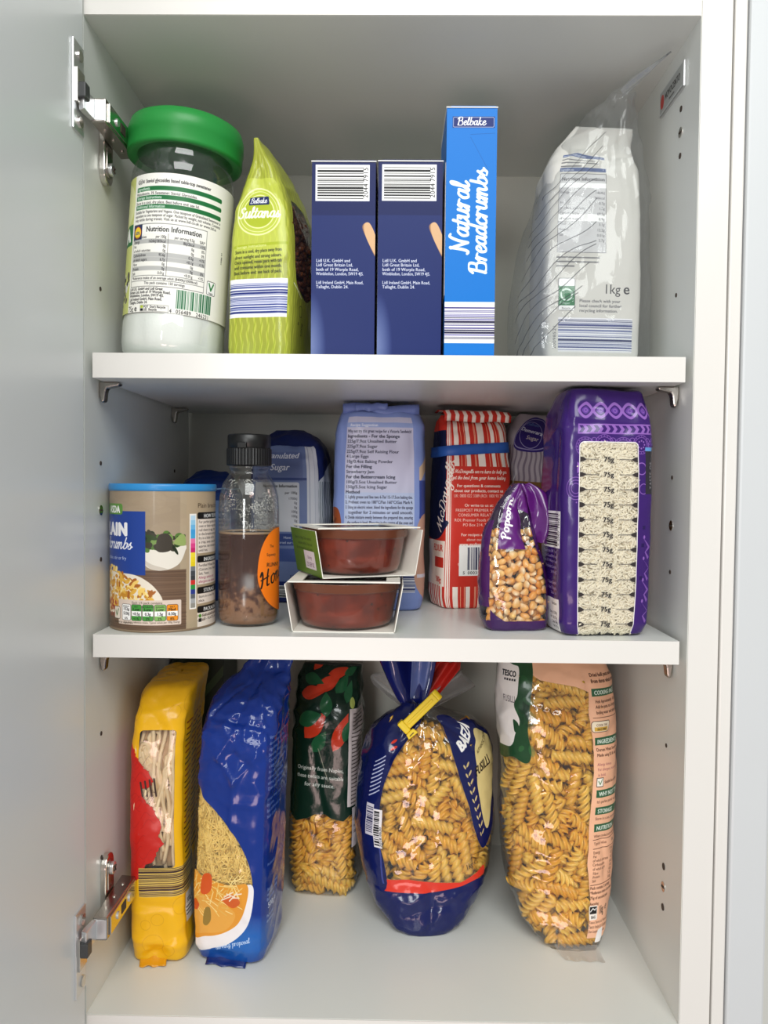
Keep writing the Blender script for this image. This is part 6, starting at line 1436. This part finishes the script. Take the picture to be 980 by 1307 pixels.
# ---- fusilli shape -------------------------------------------------------------------------------
def fusilli_mesh(i):
    r_ = random.Random(i); L = r_.uniform(34, 40); turns = r_.uniform(1.5, 1.95); ns, nc = 30, 12; bend = r_.uniform(-2.0, 2.0); ph = r_.random() * 6
    V, F = [], []
    for j in range(ns + 1):
        t = j / ns; z = (t - .5) * L; a0 = ph + turns * 2 * math.pi * t; e = 1 - .12 * abs(2 * t - 1) ** 4
        for k in range(nc):
            a = a0 + 2 * math.pi * k / nc; q = (k % 4)
            r = (7.2 if q == 0 else 4.7 if q in (1, 3) else 2.4) * e
            aa = a + (.55 if q == 0 else .28 if q == 1 else -.02)
            V.append(((r * math.cos(aa) + bend * (1 - (2 * t - 1) ** 2)) * MM, r * math.sin(aa) * MM, z * MM))
    for j in range(ns):
        for k in range(nc): F.append((j * nc + k, j * nc + (k + 1) % nc, (j + 1) * nc + (k + 1) % nc, (j + 1) * nc + k))
    F.append(tuple(range(nc))[::-1]); F.append(tuple(ns * nc + k for k in range(nc)))
    me = bpy.data.meshes.new('fusilli'); me.from_pydata(V, [], F); me.polygons.foreach_set('use_smooth', [True] * len(me.polygons)); me.update()
    return me
M['fusilli'] = varied('fusilli_pasta', (238, 176, 48), (250, 208, 92), .28)
FM = [fusilli_mesh(i) for i in range(8)]
for m_ in FM: m_.materials.append(M['fusilli'])
fus = [None]
def pour(pack, root, areas, n, seed, label, group, **k):
    C, Dv = pack.fill(areas, n, 18.0, 6.0, seed, skin=1.9, insets=(7.5, 18), **k); w = Matrix.LocRotScale(root.location, root.rotation_euler, None); r_ = random.Random(seed)
    for i, (c, d) in enumerate(zip(C, Dv)):
        if fus[0] is None: fus[0] = o = bpy.data.objects.new('fusilli', FM[0])
        else: o = fus[0].copy(); o.data = FM[r_.randrange(8)]
        o.matrix_world = w @ Matrix.Translation(Vector(c) * MM) @ Vector(d).to_track_quat('Z', 'Y').to_matrix().to_4x4() @ Matrix.Rotation(r_.random() * 6.28, 4, 'Z')
        tag(o, label, 'pasta', group); COL.objects.link(o)

# ---- fusilli with the green print, at the back ---------------------------------------------------
ag = thing('fusilli_bag', 'fusilli bag with a dark green leaf print, at the back between two blue bags', 'food packet', (-.0620, .2160, 0), (0, 0, math.radians(-7)))
DG = (18, 42, 32)
cv = Canvas(4 * 74, 262, 5, DG)
cv.rect(-160, 0, 160, 84, (200, 160, 90), 0.0)
cv.poly([(-38, 84), (-26, 76), (-12, 80), (0, 87), (12, 81), (26, 78), (38, 86), (38, 92), (-38, 92)], DG, 1.0); cv.rect(-160, 92, 160, 262, DG, 1.0)
r_ = random.Random(19)
def leaf(x, y, L, w, a, c):
    ca, sa = math.cos(a), math.sin(a); pts = []
    for t in np.linspace(0, 1, 9): pts.append((t * L, w * math.sin(math.pi * t ** .8)))
    for t in np.linspace(1, 0, 9): pts.append((t * L, -w * math.sin(math.pi * t ** .8)))
    cv.poly([(x + u * ca - v * sa, y + u * sa + v * ca) for u, v in pts], c, 1.0)
for (x, y, L, w, a, c) in ((12, 148, 42, 8, 1.15, 0), (-20, 160, 36, 9, .85, 0), (-10, 146, 26, 7, 1.0, 1), (4, 182, 26, 7, 1.7, 1), (-28, 176, 28, 8, .3, 1), (24, 158, 24, 6, 1.2, 1), (-30, 205, 30, 8, .1, 0), (-12, 208, 34, 8, .6, 0), (12, 206, 26, 7, 1.0, 1), (26, 196, 26, 7, 1.3, 1), (-32, 226, 30, 7, -.3, 1), (0, 228, 30, 7, .2, 0), (20, 228, 26, 6, .4, 1), (-20, 232, 26, 6, 1.2, 0)): leaf(x, y, L, w, a, ((206, 62, 36), (36, 92, 58))[c])
cv.line([(-4, 150), (8, 118)], .7, (150, 150, 130))
for i, t in enumerate(('Originally from Naples,', 'these twists are suitable', 'for any sauce.')): cv.text(-1, 128 - i * 8, t, 5.6, (206, 210, 204), 'c', bold=1, rot=-3, fit=52)
cv.rect(-160, 240, 160, 262, (190, 180, 176), 0.0); cv.rect(31, 92, 80, 190, (206, 196, 196), 1.0)
for i in range(24): cv.greek(38, 184 - i * 3.9, 34, 2.7, (70, 60, 60), i, .9)
cv.ell(36, 196, 5, 6, (170, 186, 96), 1.0); cv.rect(40, 50, 62, 90, (226, 218, 222), 1.0); cv.lines(44, 76, ['Packed', 'for you', '500g e'], 4, 6, (60, 50, 60))
rows = [(0, 4, 4, 4, 0, -2), (0, 26, 26, 4, 0, -2), (2, 32, 33, 4.4, 0, -1), (12, 35, 37, 4.6, 0, 0), (60, 36, 38, 4.4, 0, 0), (120, 35, 35, 4, 1, 0), (180, 34, 31, 4, 2, 0), (204, 34, 24, 3.4, 2, 2), (220, 32, 13, 3, 2, 8), (231, 30, 5, 3, 4, 14), (240, 28, 1.2, 3, 6, 19)]
pk = Pack(rows, 36, 38, 262, 110, 110, amp=1.0, scale=22, seed=93, ridge=.85, creases=((-10, 150, 4, 84, 1.5, 3), (-20, 200, 10, 216, 2.0, 4), (-28, 226, 20, 206, 1.6, 4), (14, 196, 22, 236, -1.6, 4), (-24, 40, 10, 50, -.8, 2.5), (10, 50, -6, 66, 1.2, 3), (36, 60, 34, 220, -1.0, 2.2)), amp_v=lambda z: .7 + (z > 160) * 1.3)
agm = printed('green_fusilli_print', cv, .2, bump=.4, bscale=70, film=True, coat=.5, ftint=(.96, .94, .92, 1))
pk.split('bag', 'window', agm, ag, lambda x, y: -34 < x < 34 and 8 < y < 74)
pour(pk, ag, [(-46, 4, 44, 96)], 34, 5, 'golden fusilli twist inside the bag with the dark green leaf print', 'fusilli in the green printed bag', maxin=24)

# ---- fusilli in the navy bag with a clip ---------------------------------------------------------
bz = thing('fusilli_bag', 'navy blue fusilli bag with a large clear front, twisted shut under a yellow clip', 'food packet', (.0390, .1740, 0), (0, 0, math.radians(4)))
NB = (18, 27, 84); RD = (214, 54, 38)
cv = Canvas(4 * 108, 250, 4, (220, 180, 100), 0.0)
cv.rect(-216, 0, 216, 42, NB, 1.0); cv.poly([(-60, 44), (-20, 46), (0, 44), (30, 42), (70, 54), (70, 44), (0, 34), (-60, 34)], RD, 1.0)
cv.smooth_poly([(-48, 36), (-50, 80), (-49, 120), (-42, 150), (-26, 176), (-8, 194), (-4, 214), (-60, 250), (-120, 220), (-160, 100), (-120, 30)], NB, 1.0)
cv.rect(-216, 0, -110, 250, NB, 1.0); cv.poly([(-52, 40), (-51, 92), (-49, 92), (-49, 40)], (60, 70, 140), 1.0)
cv.rect(-60, 72, -46, 108, (232, 228, 230), 1.0); cv.bars(-59, 73, -50, 107, BLACK, 12, horiz=True, unit=.7); cv.text(-46.6, 73, '2018 0630', 4.4, BLACK, rot=90, fit=34); cv.rect(-72, 82, -60, 112, (210, 206, 216), 1.0); cv.bars(-71, 84, -61, 110, (60, 60, 90), 13, horiz=True, unit=.8)
for i in range(9): cv.greek(-70, 150 - i * 4, 18, 3, (190, 196, 224), 60 + i, 1.0, 24)
for i in range(12): cv.line([(-40 + i * 2.6, 182 + i * 1.2), (-43 + i * 2.6, 191 + i * 1.1)], 1.2, (120, 134, 176), 1.0)
for (x, y) in ((-46, 172), (-44, 166)): cv.ell(x, y, 5, 1.6, RD, rot=.4)
# right badge: cream oval, wheat ears, name
def bx(x): return 25 + (x - 44) * 1.45
def _sp(p, *k): cv.smooth_poly([(bx(x), y - 9) for x, y in p], *k)
def _tx(x, y, *k, **q): cv.text(bx(x), y - 9, *k, **q)
def _el(x, y, *k, **q): cv.ell(bx(x), y - 9, *k, **q)
_sp([(42, 204), (38, 182), (44, 150), (52, 120), (58, 92), (70, 78), (80, 92), (92, 130), (96, 170), (88, 200), (66, 206)], NB, 1.0)
_sp([(61, 172), (61, 155), (63, 130), (68, 104), (74, 96), (82, 118), (88, 150), (90, 180), (76, 190)], (224, 206, 142), 1.0)
_tx(46.5, 172, 'BAEZA', 14, WHITE, rot=30, bold=4, cond=.9); _tx(64, 168, 'AUTHENTIC ITALIAN', 4.2, (60, 50, 30), rot=24, bold=1); _tx(61, 147, 'FUSILLI', 14, (24, 22, 30), rot=20, bold=2, cond=.62)
for i in range(9):
    x, y = 50 + i * 1.9, 160 - i * 8.2; _el(x + 1.4, y, 3.2, 1.2, (206, 186, 130), rot=.9); _el(x - 1.6, y - 2, 2.6, 1.0, (206, 186, 130), rot=2.2)
cv.text(36, 52, '1kg e', 8, (60, 40, 30), rot=24, bold=1, cond=.8)
cv.rect(60, 190, 216, 250, RD, 0.0)
rows = [(0, 4, 3, 3, -2, -50), (0, 16, 8, 3, -2, -50), (6, 32, 22, 3, -2, -38), (22, 48, 36, 2.8, -1, -24), (50, 62, 48, 2.7, 0, -8), (90, 69, 54, 2.6, 0, 0), (125, 67, 53, 2.5, 0, 0), (155, 64, 49, 2.4, 2, -3), (176, 58, 40, 2.3, 3, -8), (192, 45, 27, 2.1, 0, -15), (202, 21, 12, 2, -7, -22), (212, 9, 7, 2, -12, -28)]
pk = Pack(rows, 60, 48, 250, 130, 120, amp=1.3, scale=26, seed=101, ridge=.85, creases=((-6, 212, -20, 150, 1.8, 3.5), (-2, 212, 20, 140, 1.8, 3.5), (-3, 205, 4, 80, 1.0, 3), (-10, 205, -50, 150, 1.6, 4), (4, 200, 50, 170, 1.8, 4), (0, 40, 4, 4, 2.6, 4), (-28, 60, 10, 78, -.9, 2.5), (10, 78, 6, 130, -.8, 2.5), (-30, 12, 24, 24, 1.2, 4), (26, 30, 40, 14, -1.2, 4)), amp_v=lambda z: .8 + (z > 150) * .8 + (z < 40) * .6)
bzm = printed('navy_fusilli_print', cv, .18, bump=.4, bscale=66, film=True, coat=.6, ftint=(.97, .96, .95, 1), fk=1.7)
pk.split('bag', 'window', bzm, bz, lambda x, y: -40 < x < 38 and 60 < y < 160)
pour(pk, bz, [(-62, 34, 100, 186)], 96, 11, 'golden fusilli twist inside the navy bag closed with the yellow clip', 'fusilli in the navy bag', maxin=26)
# tuft of film above the clip
def tuft(name, base, tip, w0, w1, mat, parent, seed, folds=2.6, depth=8):
    V, F = [], []; nr, nc = 9, 33
    b, t = Vector(base), Vector(tip); ax = (t - b); sd = Vector((1, 0, 0)); sd = (sd - ax.normalized() * sd.dot(ax.normalized())).normalized(); fw = ax.normalized().cross(sd)
    for j in range(nr):
        q = j / (nr - 1); w = w0 + (w1 - w0) * q ** .7
        for k in range(nc):
            s_ = k / (nc - 1) * 2 - 1
            V.append((b + ax * (q + .10 * q * math.sin(s_ * 5 + seed)) + sd * s_ * w + fw * (depth * (.25 + q) * math.sin(s_ * folds * 1.7 + seed) + 2.5 * mnoise.noise(Vector((s_ * 2, q * 3, seed))))) * MM)
    for j in range(nr - 1):
        for k in range(nc - 1): F.append((j * nc + k, j * nc + k + 1, (j + 1) * nc + k + 1, (j + 1) * nc + k))
    o = obj(name, V, F, mat, parent, True); m = o.modifiers.new('thick', 'SOLIDIFY'); m.thickness = .00025
    return o
M['navyfilm'] = plain('navy_film', (24, 32, 104), .16, bump=.2, bscale=80, coat=.6); M['redfilm'] = plain('red_film', (196, 40, 32), .2, coat=.5)
M['bluefilm'] = plain('pale_blue_film_back', (96, 112, 170), .22, coat=.4); M['tuftclear'] = clear_plastic('tuft_clear_film', (.93, .92, .92, 1), .07, 1.4, .03, .5, 90, .0015, haze=.14)
tuft('bag_tuft', (-14, -27, 206), (-22, -16, 272), 9, 34, M['navyfilm'], bz, 1.0); tuft('bag_tuft', (-10, -24, 208), (-4, -26, 274), 7, 11, M['bluefilm'], bz, 2.4, 2, 5)
tuft('bag_tuft', (-12, -24, 206), (-46, -8, 236), 8, 14, M['tuftclear'], bz, 4.0); tuft('bag_tuft', (-6, -18, 206), (26, 0, 246), 6, 12, M['redfilm'], bz, 5.1, 3, 4); tuft('bag_tuft', (-6, -18, 204), (44, 6, 226), 6, 16, M['tuftclear'], bz, 6.3)
# clip
cl = thing('bag_clip', 'yellow plastic bag clip closed across the twisted neck of the navy fusilli bag', 'clip', (.0325, .1260, .2080), (math.radians(-14), math.radians(-43), math.radians(10)))
M['yellow'] = plain('yellow_plastic', (248, 214, 40), .32, spec=.5)
L = .0195
box('front_bar', -L, -.0040, -.0048, L, -.0008, .0048, M['yellow'], cl, .0010)
box('front_rib', -L + .003, -.0052, -.0012, L - .004, -.0036, .0012, M['yellow'], cl, .0005)
box('back_bar', -L, .0030, -.0040, L, .0060, .0040, M['yellow'], cl, .0010)
disc_cyl('hinge_pin', (L + .0008, .0010, 0), (0, 0, 1), .0040, .0100, M['yellow'], cl, 20, bevel=.0008)
box('clasp', -L - .0046, -.0056, -.0062, -L + .0018, .0068, .0062, M['yellow'], cl, .0012)
prism('clasp_hook', [(-L - .0046, -.0062), (-L + .0040, -.0062), (-L + .0052, -.0120), (-L - .0058, -.0110)], 'y', -.0062, -.0030, M['yellow'], cl, .0006)
box('clasp_slot', -L - .0030, -.0066, -.0098, -L + .0020, -.0060, -.0088, plain('slot_shade', (120, 96, 20), .6), cl)

# ---- fusilli in the clear bag with a peach label -------------------------------------------------
tb = thing('fusilli_bag', 'tall clear fusilli bag with a peach side panel, by the right wall', 'food packet', (.1640, .1500, 0), (0, 0, math.radians(-2)))
PE = (238, 184, 150); GN = (30, 70, 40)
cv = Canvas(4 * 92, 288, 4, (220, 180, 100), 0.0)
cv.poly([(24, 6), (26, 40), (22, 70), (24, 120), (27, 180), (24, 206), (26, 226), (14, 231), (-16, 236), (-32, 248), (-50, 288), (184, 288), (184, 6)], PE, 1.0)
cv.smooth_poly([(-22, 262), (-22, 240), (-26, 214), (-30, 190), (-28, 170), (-34, 160), (-52, 164), (-90, 170), (-110, 300), (-20, 300)], GN, 1.0)
r_ = random.Random(3)
for i in range(24): cv.ell(r_.uniform(-60, -26), r_.uniform(170, 262), r_.uniform(3, 9), r_.uniform(1.5, 4), r_.choice(((22, 54, 32), (40, 92, 50), (56, 110, 60), (18, 44, 28))), rot=r_.random() * 3, op=.55)
cv.smooth_poly([(-38, 246), (-48, 250), (-90, 252), (-96, 180), (-60, 172), (-46, 186), (-39, 198), (-46, 212), (-40, 222)], (232, 226, 222), 1.0)
cv.text(-42, 238, 'TESCO', 8.5, (40, 40, 44), 'r', bold=3, cond=.9)
for i in range(5): cv.rect(-45.5 - i * 4.2, 233.4, -42.6 - i * 4.2, 235.4, (40, 40, 44))
cv.text(-44, 214, 'FUSILLI', 8.5, (70, 60, 70), 'r', cond=.8); cv.smooth_poly([(-50, 198), (-42, 196), (-40, 188), (-48, 188)], GN, 1.0)
BR_ = (70, 40, 30)
cv.lines(30, 240, ['Dried fusilli pasta made', 'from durum wheat semolina.'], 5.0, 6, BR_, bold=2, cond=.9)
def bar(y, t): cv.rect(29, y, 90, y + 7, (44, 92, 62), 1.0); cv.text(32, y + 1.6, t, 5.4, (226, 236, 226), bold=2)
bar(222, 'COOKING INSTRUCTIONS'); cv.lines(32, 216, ['Hob: Approximately 10-12 mins.', 'Add the pasta to a large pan of', 'boiling water and simmer.'], 3.9, 4.8, BR_, bold=1)
cv.line([(28, 203), (90, 203)], .4, BR_); cv.rect(26, 190, 52, 200, (240, 226, 200), 1.0, r=3); cv.frame(26, 190, 52, 200, .5, BR_, 3); cv.text(39, 195.6, 'COOK TIME', 3.0, BR_, 'c'); cv.rect(29, 191, 49, 194.6, (214, 170, 70)); cv.text(39, 191.6, '10-12 MINS', 2.8, BLACK, 'c', bold=1)
bar(178, 'INGREDIENTS'); cv.lines(30, 173, ['Durum Wheat Semolina.', 'Made using EU & non-EU wheat.'], 3.8, 4.8, BR_, bold=1); cv.lines(30, 160, ['Allergy Advice:', 'For allergens, including cereals', 'in bold.'], 3.6, 4.6, (150, 80, 90))
cv.rect(29, 141, 37, 149, (240, 236, 226), 1.0); cv.frame(29, 141, 37, 149, .6, (60, 50, 46)); cv.line([(31, 146), (33, 143), (35.4, 147.6)], .8, (60, 110, 60)); cv.text(39, 143.6, 'Suitable for vegans', 3.8, BR_, bold=1)
bar(131, 'WHY NOT TRY'); cv.text(30, 126, 'It\'s perfect paired with a creamy sauce', 3.7, BR_); bar(115, 'STORAGE'); cv.text(30, 110, 'Store in a cool, dry place.', 3.7, BR_); bar(99, 'NUTRITION'); cv.text(29, 94, 'When cooked according to instructions', 3.6, BR_)
cv.line([(28, 92), (80, 92)], .5, BR_); cv.text(29, 87.5, 'Typical values', 3.6, BR_); cv.text(66, 87.5, '100g', 3.4, BR_, 'r'); cv.line([(28, 84), (80, 84)], .5, BR_)
for i, (a, b) in enumerate((('Energy', '737kJ'), ('Fat', '0.7g'), ('of which saturates', '0.1g'), ('Carbohydrate', '36.1g'), ('of which sugars', '1.5g'), ('Fibre', '1.8g'), ('Protein', '5.7g'), ('Salt', '0.0g'))): cv.text(28, 80 - i * 3.7, a, 3.5, BR_); cv.text(64, 80 - i * 3.7, b, 3.4, BR_, 'r')
cv.line([(26, 51.5), (70, 51.5)], .5, BR_); cv.lines(26, 48, ['Pack contains 13 servings', '*Reference intake of an adult', '75g of uncooked pasta'], 3.5, 4.2, BR_, bold=1)
cv.text(26, 34.6, 'Recycling', 3.2, BR_, bold=1); cv.rect(25, 22, 37, 34, (232, 224, 216), 1.0, r=1.5); cv.rect(26, 27, 36, 33, (30, 28, 30), 1.0); cv.line([(27, 29), (30, 31.5), (33, 30), (35, 31.4)], .9, WHITE); cv.text(31, 23.4, 'BAG', 3.2, BLACK, 'c', bold=1)
cv.text(40, 26, '1kg', 9.5, (30, 26, 26), bold=1, rot=3, cond=.85); cv.text(55, 28, 'e', 10, (30, 26, 26), rot=3)
cv.lines(25, 19, ['Tesco Stores Ltd, Welwyn Garden', 'Tesco Ireland Ltd, Gresham House', 'Dun Laoghaire, Co Dublin.'], 3.4, 4.0, BR_); cv.poly([(42, 2), (42, 13), (52, 15), (60, 6), (60, 2)], (236, 232, 230), 1.0)
rows = [(0, 4, 2, 3, 12, -52), (0, 20, 5, 3, 10, -48), (6, 28, 13, 3, 8, -42), (22, 40, 30, 2.9, 4, -24), (52, 49, 42, 2.9, 1, -8), (100, 53, 46, 2.9, 0, -1), (160, 54, 46, 2.9, 1, 0), (205, 55, 43, 2.9, -2, 0), (240, 54, 36, 2.8, -4, 2), (262, 48, 22, 2.6, -6, 6), (274, 43, 7, 2.6, -6, 8)]
pk = Pack(rows, 50, 42, 288, 130, 130, amp=1.3, scale=24, seed=113, ridge=.85, creases=((-30, 130, 20, 150, -1.0, 2.5), (-24, 150, 18, 120, .9, 2.5), (-40, 60, 10, 50, -.9, 2.5), (-20, 80, 16, 66, .9, 2.5), (24, 100, 26, 240, .9, 3), (50, 60, 40, 90, 1.8, 5), (60, 190, 30, 176, 1.6, 4), (-20, 210, 20, 196, -.9, 2.5), (-10, 30, 14, 16, -1.2, 3)), amp_v=lambda z: .9)
tbm = printed('peach_fusilli_print', cv, .3, bump=.42, bscale=66, film=True, coat=.4, ftint=(.97, .96, .95, 1), fk=1.5)
pk.split('bag', 'window', tbm, tb, lambda x, y: -30 < x < 20 and 14 < y < 236)
pour(pk, tb, [(-82, 3, 34, 246)], 108, 23, 'golden fusilli twist inside the tall clear bag with the peach side panel', 'fusilli in the peach labelled bag', maxin=25)
# sealed fin lying on the floor in front of the bag
V, F = [], []
for j in range(7):
    q = j / 6
    for k in range(15):
        s_ = k / 14 * 2 - 1; V.append(((12 + s_ * (20 - 3 * q) + 6 * q) * MM, (-54 - q * 17) * MM, (5.5 * (1 - q) ** 2 + .5 + .9 * (1 + math.sin(s_ * 9 + q * 3)) * (.4 + .6 * q)) * MM))
for j in range(6):
    for k in range(14): F.append((j * 15 + k, (j + 1) * 15 + k, (j + 1) * 15 + k + 1, j * 15 + k + 1))
o = obj('bottom_seal', V, F, clear_plastic('seal_film', (.93, .89, .86, 1), .1, 1.4, .04, .4, 120, .001, haze=.15), tb, True); m_ = o.modifiers.new('sub', 'SUBSURF'); m_.levels = 1
